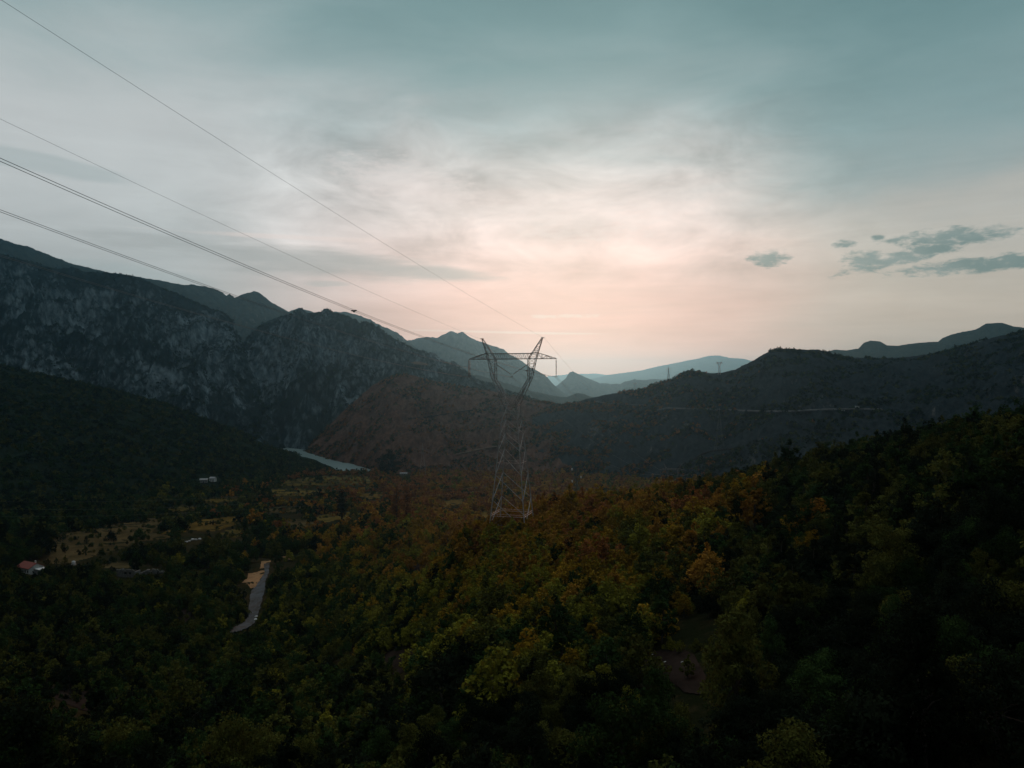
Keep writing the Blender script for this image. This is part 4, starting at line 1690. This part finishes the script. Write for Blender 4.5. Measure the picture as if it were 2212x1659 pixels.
house, hp = gable_house('farm_house', 66, 1238, None, 9.2, 6.5, 3.1, 1.7, RAD(-30), 'red-roofed white house among trees at the far left', TILE, WHITEWASH, 5, True)
m = MB()
m.box((6.9, 1.2, 1.25), (4.0, 4.4, 2.5))
m.build('annex_wall', GREYWALL, house)
m = MB()
m.box((6.95, 1.2, 2.62), (4.4, 4.8, .22))
m.build('annex_roof', WHITEWASH, house)
gable_house('white_house', 438, 1043, L_GREEN, 8, 5.5, 3.4, 1.4, RAD(15), 'small white house, left of the pair below the green hill', GREYWALL, PALEWALL, 3)
gable_house('white_house', 459, 1041, L_GREEN, 6.5, 5.5, 4.2, 1.4, RAD(-10), 'taller white house, right of the pair below the green hill', GREYWALL, WHITEWASH, 2)
gable_house('white_house', 872, 1026, None, 11, 6, 2.6, 1.2, RAD(5), 'long low pale building behind the poplars near the river', GREYWALL, PALEWALL, 4)


def ruin():
    p = ground_at(272, 1250)
    t = empty('ruined_house', p, RAD(-6))
    m = MB()
    L, H, th = 8.4, 3.4, .5
    y = 0
    cols = [(-4.2, -1.0, 0, H), (1.1, 2.2, 0, H), (-1.0, 1.1, 0, 1.1), (-1.0, 1.1, 2.2, H), (-1.0 + 1.0, -1.0 + 1.35, 1.1, 2.2)]
    rnd = random.Random(3)
    m.box((-2.55, y, H * .46), (3.3, th, H * .92))
    m.box((-.35, y, .6), (1.1, th, 1.2))
    m.box((.85, y, H * .49), (.5, th, H * .98))
    m.box((1.85, y, .6), (1.5, th, 1.2))
    m.box((3.4, y, H * .44), (1.6, th, H * .88))
    m.box((-.35, y, 2.75), (1.1, th, .9))
    m.box((1.85, y, 2.7), (1.5, th, .8))
    m.box((-4.0, 2.5, H * .4), (.5, 4.5, H * .8))
    m.box((4.0, 2.2, H * .36), (.5, 4.0, H * .7))
    for i in range(26):
        x = rnd.uniform(-4.2, 4.2)
        m.box((x, rnd.uniform(-.1, .1), H * .92 + rnd.uniform(-.15, .2)), (rnd.uniform(.3, .8), .46, rnd.uniform(.2, .6)), rnd.uniform(-.1, .1))
    m.build('stone_wall', STONE, t)
    for x in (-.35, 1.85):
        w = MB()
        w.box((x, .23, 1.75), (1.0, .06, 1.1))
        w.build('window_opening', DARKHOLE, t)
    tag(t, 'roofless grey stone ruin with two dark window holes', 'ruin')


ruin()


def stone_obj(name, p, s, mat, label, cat, group, seed, flat=.6):
    rnd = np.random.default_rng(seed)
    n, k = 9, 6
    vs = [(0, 0, -flat * .8)]
    for j in range(1, k):
        th = math.pi * j / k
        for i in range(n):
            a = 2 * math.pi * i / n
            r = 1 + rnd.uniform(-.18, .18)
            vs.append((math.sin(th) * math.cos(a) * r, math.sin(th) * math.sin(a) * r, -math.cos(th) * flat * r))
    vs.append((0, 0, flat))
    fs = []
    for i in range(n):
        fs.append((0, 1 + (i + 1) % n, 1 + i))
        for j in range(k - 2):
            b = 1 + j * n
            fs.append((b + i, b + (i + 1) % n, b + n + (i + 1) % n, b + n + i))
        b = 1 + (k - 2) * n
        fs.append((b + i, b + (i + 1) % n, len(vs) - 1))
    m = MB()
    m.add([(x * s, y * s, z * s) for x, y, z in vs], fs)
    o = m.build(name, mat, None, False, tuple(p))
    tag(o, label, cat, group)


def rubble_wall():
    p0, p1 = ground_at(303, 1241), ground_at(356, 1238)
    d = p1 - p0
    t = empty('rubble_wall', p0)
    m = MB()
    rnd = random.Random(9)
    for i in range(70):
        f = rnd.random()
        h = (.5 + 1.5 * math.sin(math.pi * min(1, f * 1.1)) ** 1.0) * rnd.random()
        q = d * f
        m.box((q[0] + rnd.uniform(-.3, .3), q[1] + rnd.uniform(-.6, .6), q[2] + h), (rnd.uniform(.5, 1.3), rnd.uniform(.5, 1.0), rnd.uniform(.4, .9)), rnd.uniform(-.6, .6))
    m.build('stone_course', STONE, t)
    tag(t, 'low tumbled grey stone wall right of the ruin', 'stone wall')


rubble_wall()
for k, (X, V, s) in enumerate([(396, 1177, .8), (403, 1173, 1.0), (409, 1170, .8), (416, 1168, 1.2), (423, 1167, .9), (431, 1166, 1.1)]):
    p = ground_at(X, V)
    stone_obj('white_boulder', p + np.array((0, 0, .3)), s, PALESTONE, f"pale boulder below the golden field, {ORD[k]} from the left of six in a row", 'boulder', 'pale boulders below the golden field', 70 + k)
stone_obj('white_stone', ground_at(554, 1334) + np.array((0, 0, .35)), .55, WHITEWASH, 'upper of two bright white stones at the edge of the gravel track', 'stone', 'white stones on the track', 81)
stone_obj('white_stone', ground_at(552, 1340) + np.array((0, 0, .35)), .55, WHITEWASH, 'lower of two bright white stones at the edge of the gravel track', 'stone', 'white stones on the track', 82)
for k, (X, V) in enumerate([(1409, 1418), (1437, 1433), (1474, 1434)]):
    stone_obj('white_stone', ground_at(X, V) + np.array((0, 0, .06)), .17, PALESTONE, f"white stone lying on the dark bare soil, {('leftmost', 'middle', 'rightmost')[k]} of three", 'stone', 'white stones on the bare soil', 90 + k)
stone_obj('white_stone', tower_local(-.6, 1.0, 0) * np.array((1, 1, 0)) + np.array((0, 0, pylon_ground(-.6, 1.0) + BASE_Z + .7)), .45, WHITEWASH, 'white stone on the ground between the legs of the large pylon', 'stone', None, 95)


def water_tank():
    p = ground_at(159, 1222)
    t = empty('water_tank', p)
    m = MB()
    m.tube([(0, 0, .5), (0, 0, .6), (0, 0, 1.7), (0, 0, 1.9), (0, 0, 2.0)], [.75, .8, .8, .55, .15], 16)
    m.build('tank_body', WHITEWASH, t, True)
    m = MB()
    m.box((0, 0, .2), (1.7, 1.7, .6))
    m.build('plinth', CONCRETE, t)
    tag(t, 'small round white water tank in the trees right of the red-roofed house', 'water tank')


water_tank()


def van(X, V, label):
    c = on_layer(L_DARK, X, V)
    t = empty('white_van', c + np.array((0, -3.0, 1.4)), RAD(4))
    m = MB()
    prof = [(-2.7, .5), (2.5, .5), (2.75, .9), (2.7, 1.3), (1.9, 1.5), (1.2, 2.4), (-2.6, 2.45), (-2.75, 2.2)]
    n = len(prof)
    m.add([(x, -1, z) for x, z in prof] + [(x, 1, z) for x, z in prof],
          [tuple(range(n)), tuple(range(2 * n - 1, n - 1, -1))] + [(i, n + i, n + (i + 1) % n, (i + 1) % n) for i in range(n)])
    m.build('body', WHITEWASH, t)
    for x in (-1.7, 1.7):
        for y in (-.95, .95):
            m = MB()
            m.tube([(x, y - .12, .4), (x, y + .12, .4)], .4, 12)
            m.build('wheel', DARKHOLE, t)
    m = MB()
    m.box((1.0, -1.01, 1.95), (.8, .04, .55))
    m.build('window', DARKHOLE, t)
    tag(t, label, 'van', 'vans by the hillside road')


van(1850, 883, 'white van driving on the pale hillside road')
van(1818, 891, 'white van parked just below the pale hillside road')

# ------------------------------------------------------------------ evening haze in the valley air
m = bpy.data.materials.new('haze_air')
m.use_nodes = True
nt = m.node_tree
nt.nodes.clear()
out = nt.nodes.new('ShaderNodeOutputMaterial')
vo = nt.nodes.new('ShaderNodeVolumePrincipled')
vo.inputs['Color'].default_value = (.19, .52, .75, 1)
vo.inputs['Density'].default_value = 4.4e-5
vo.inputs['Anisotropy'].default_value = 0.78
nt.links.new(vo.outputs[0], out.inputs['Volume'])
mb = MB()
HAZE_TOP = 740
mb.box((0, 0, (HAZE_TOP - 164) / 2), (50000, 50000, HAZE_TOP + 164))
hz = mb.build('haze', m)
tag(hz, 'thin evening haze filling the valley', 'haze', None, 'stuff')
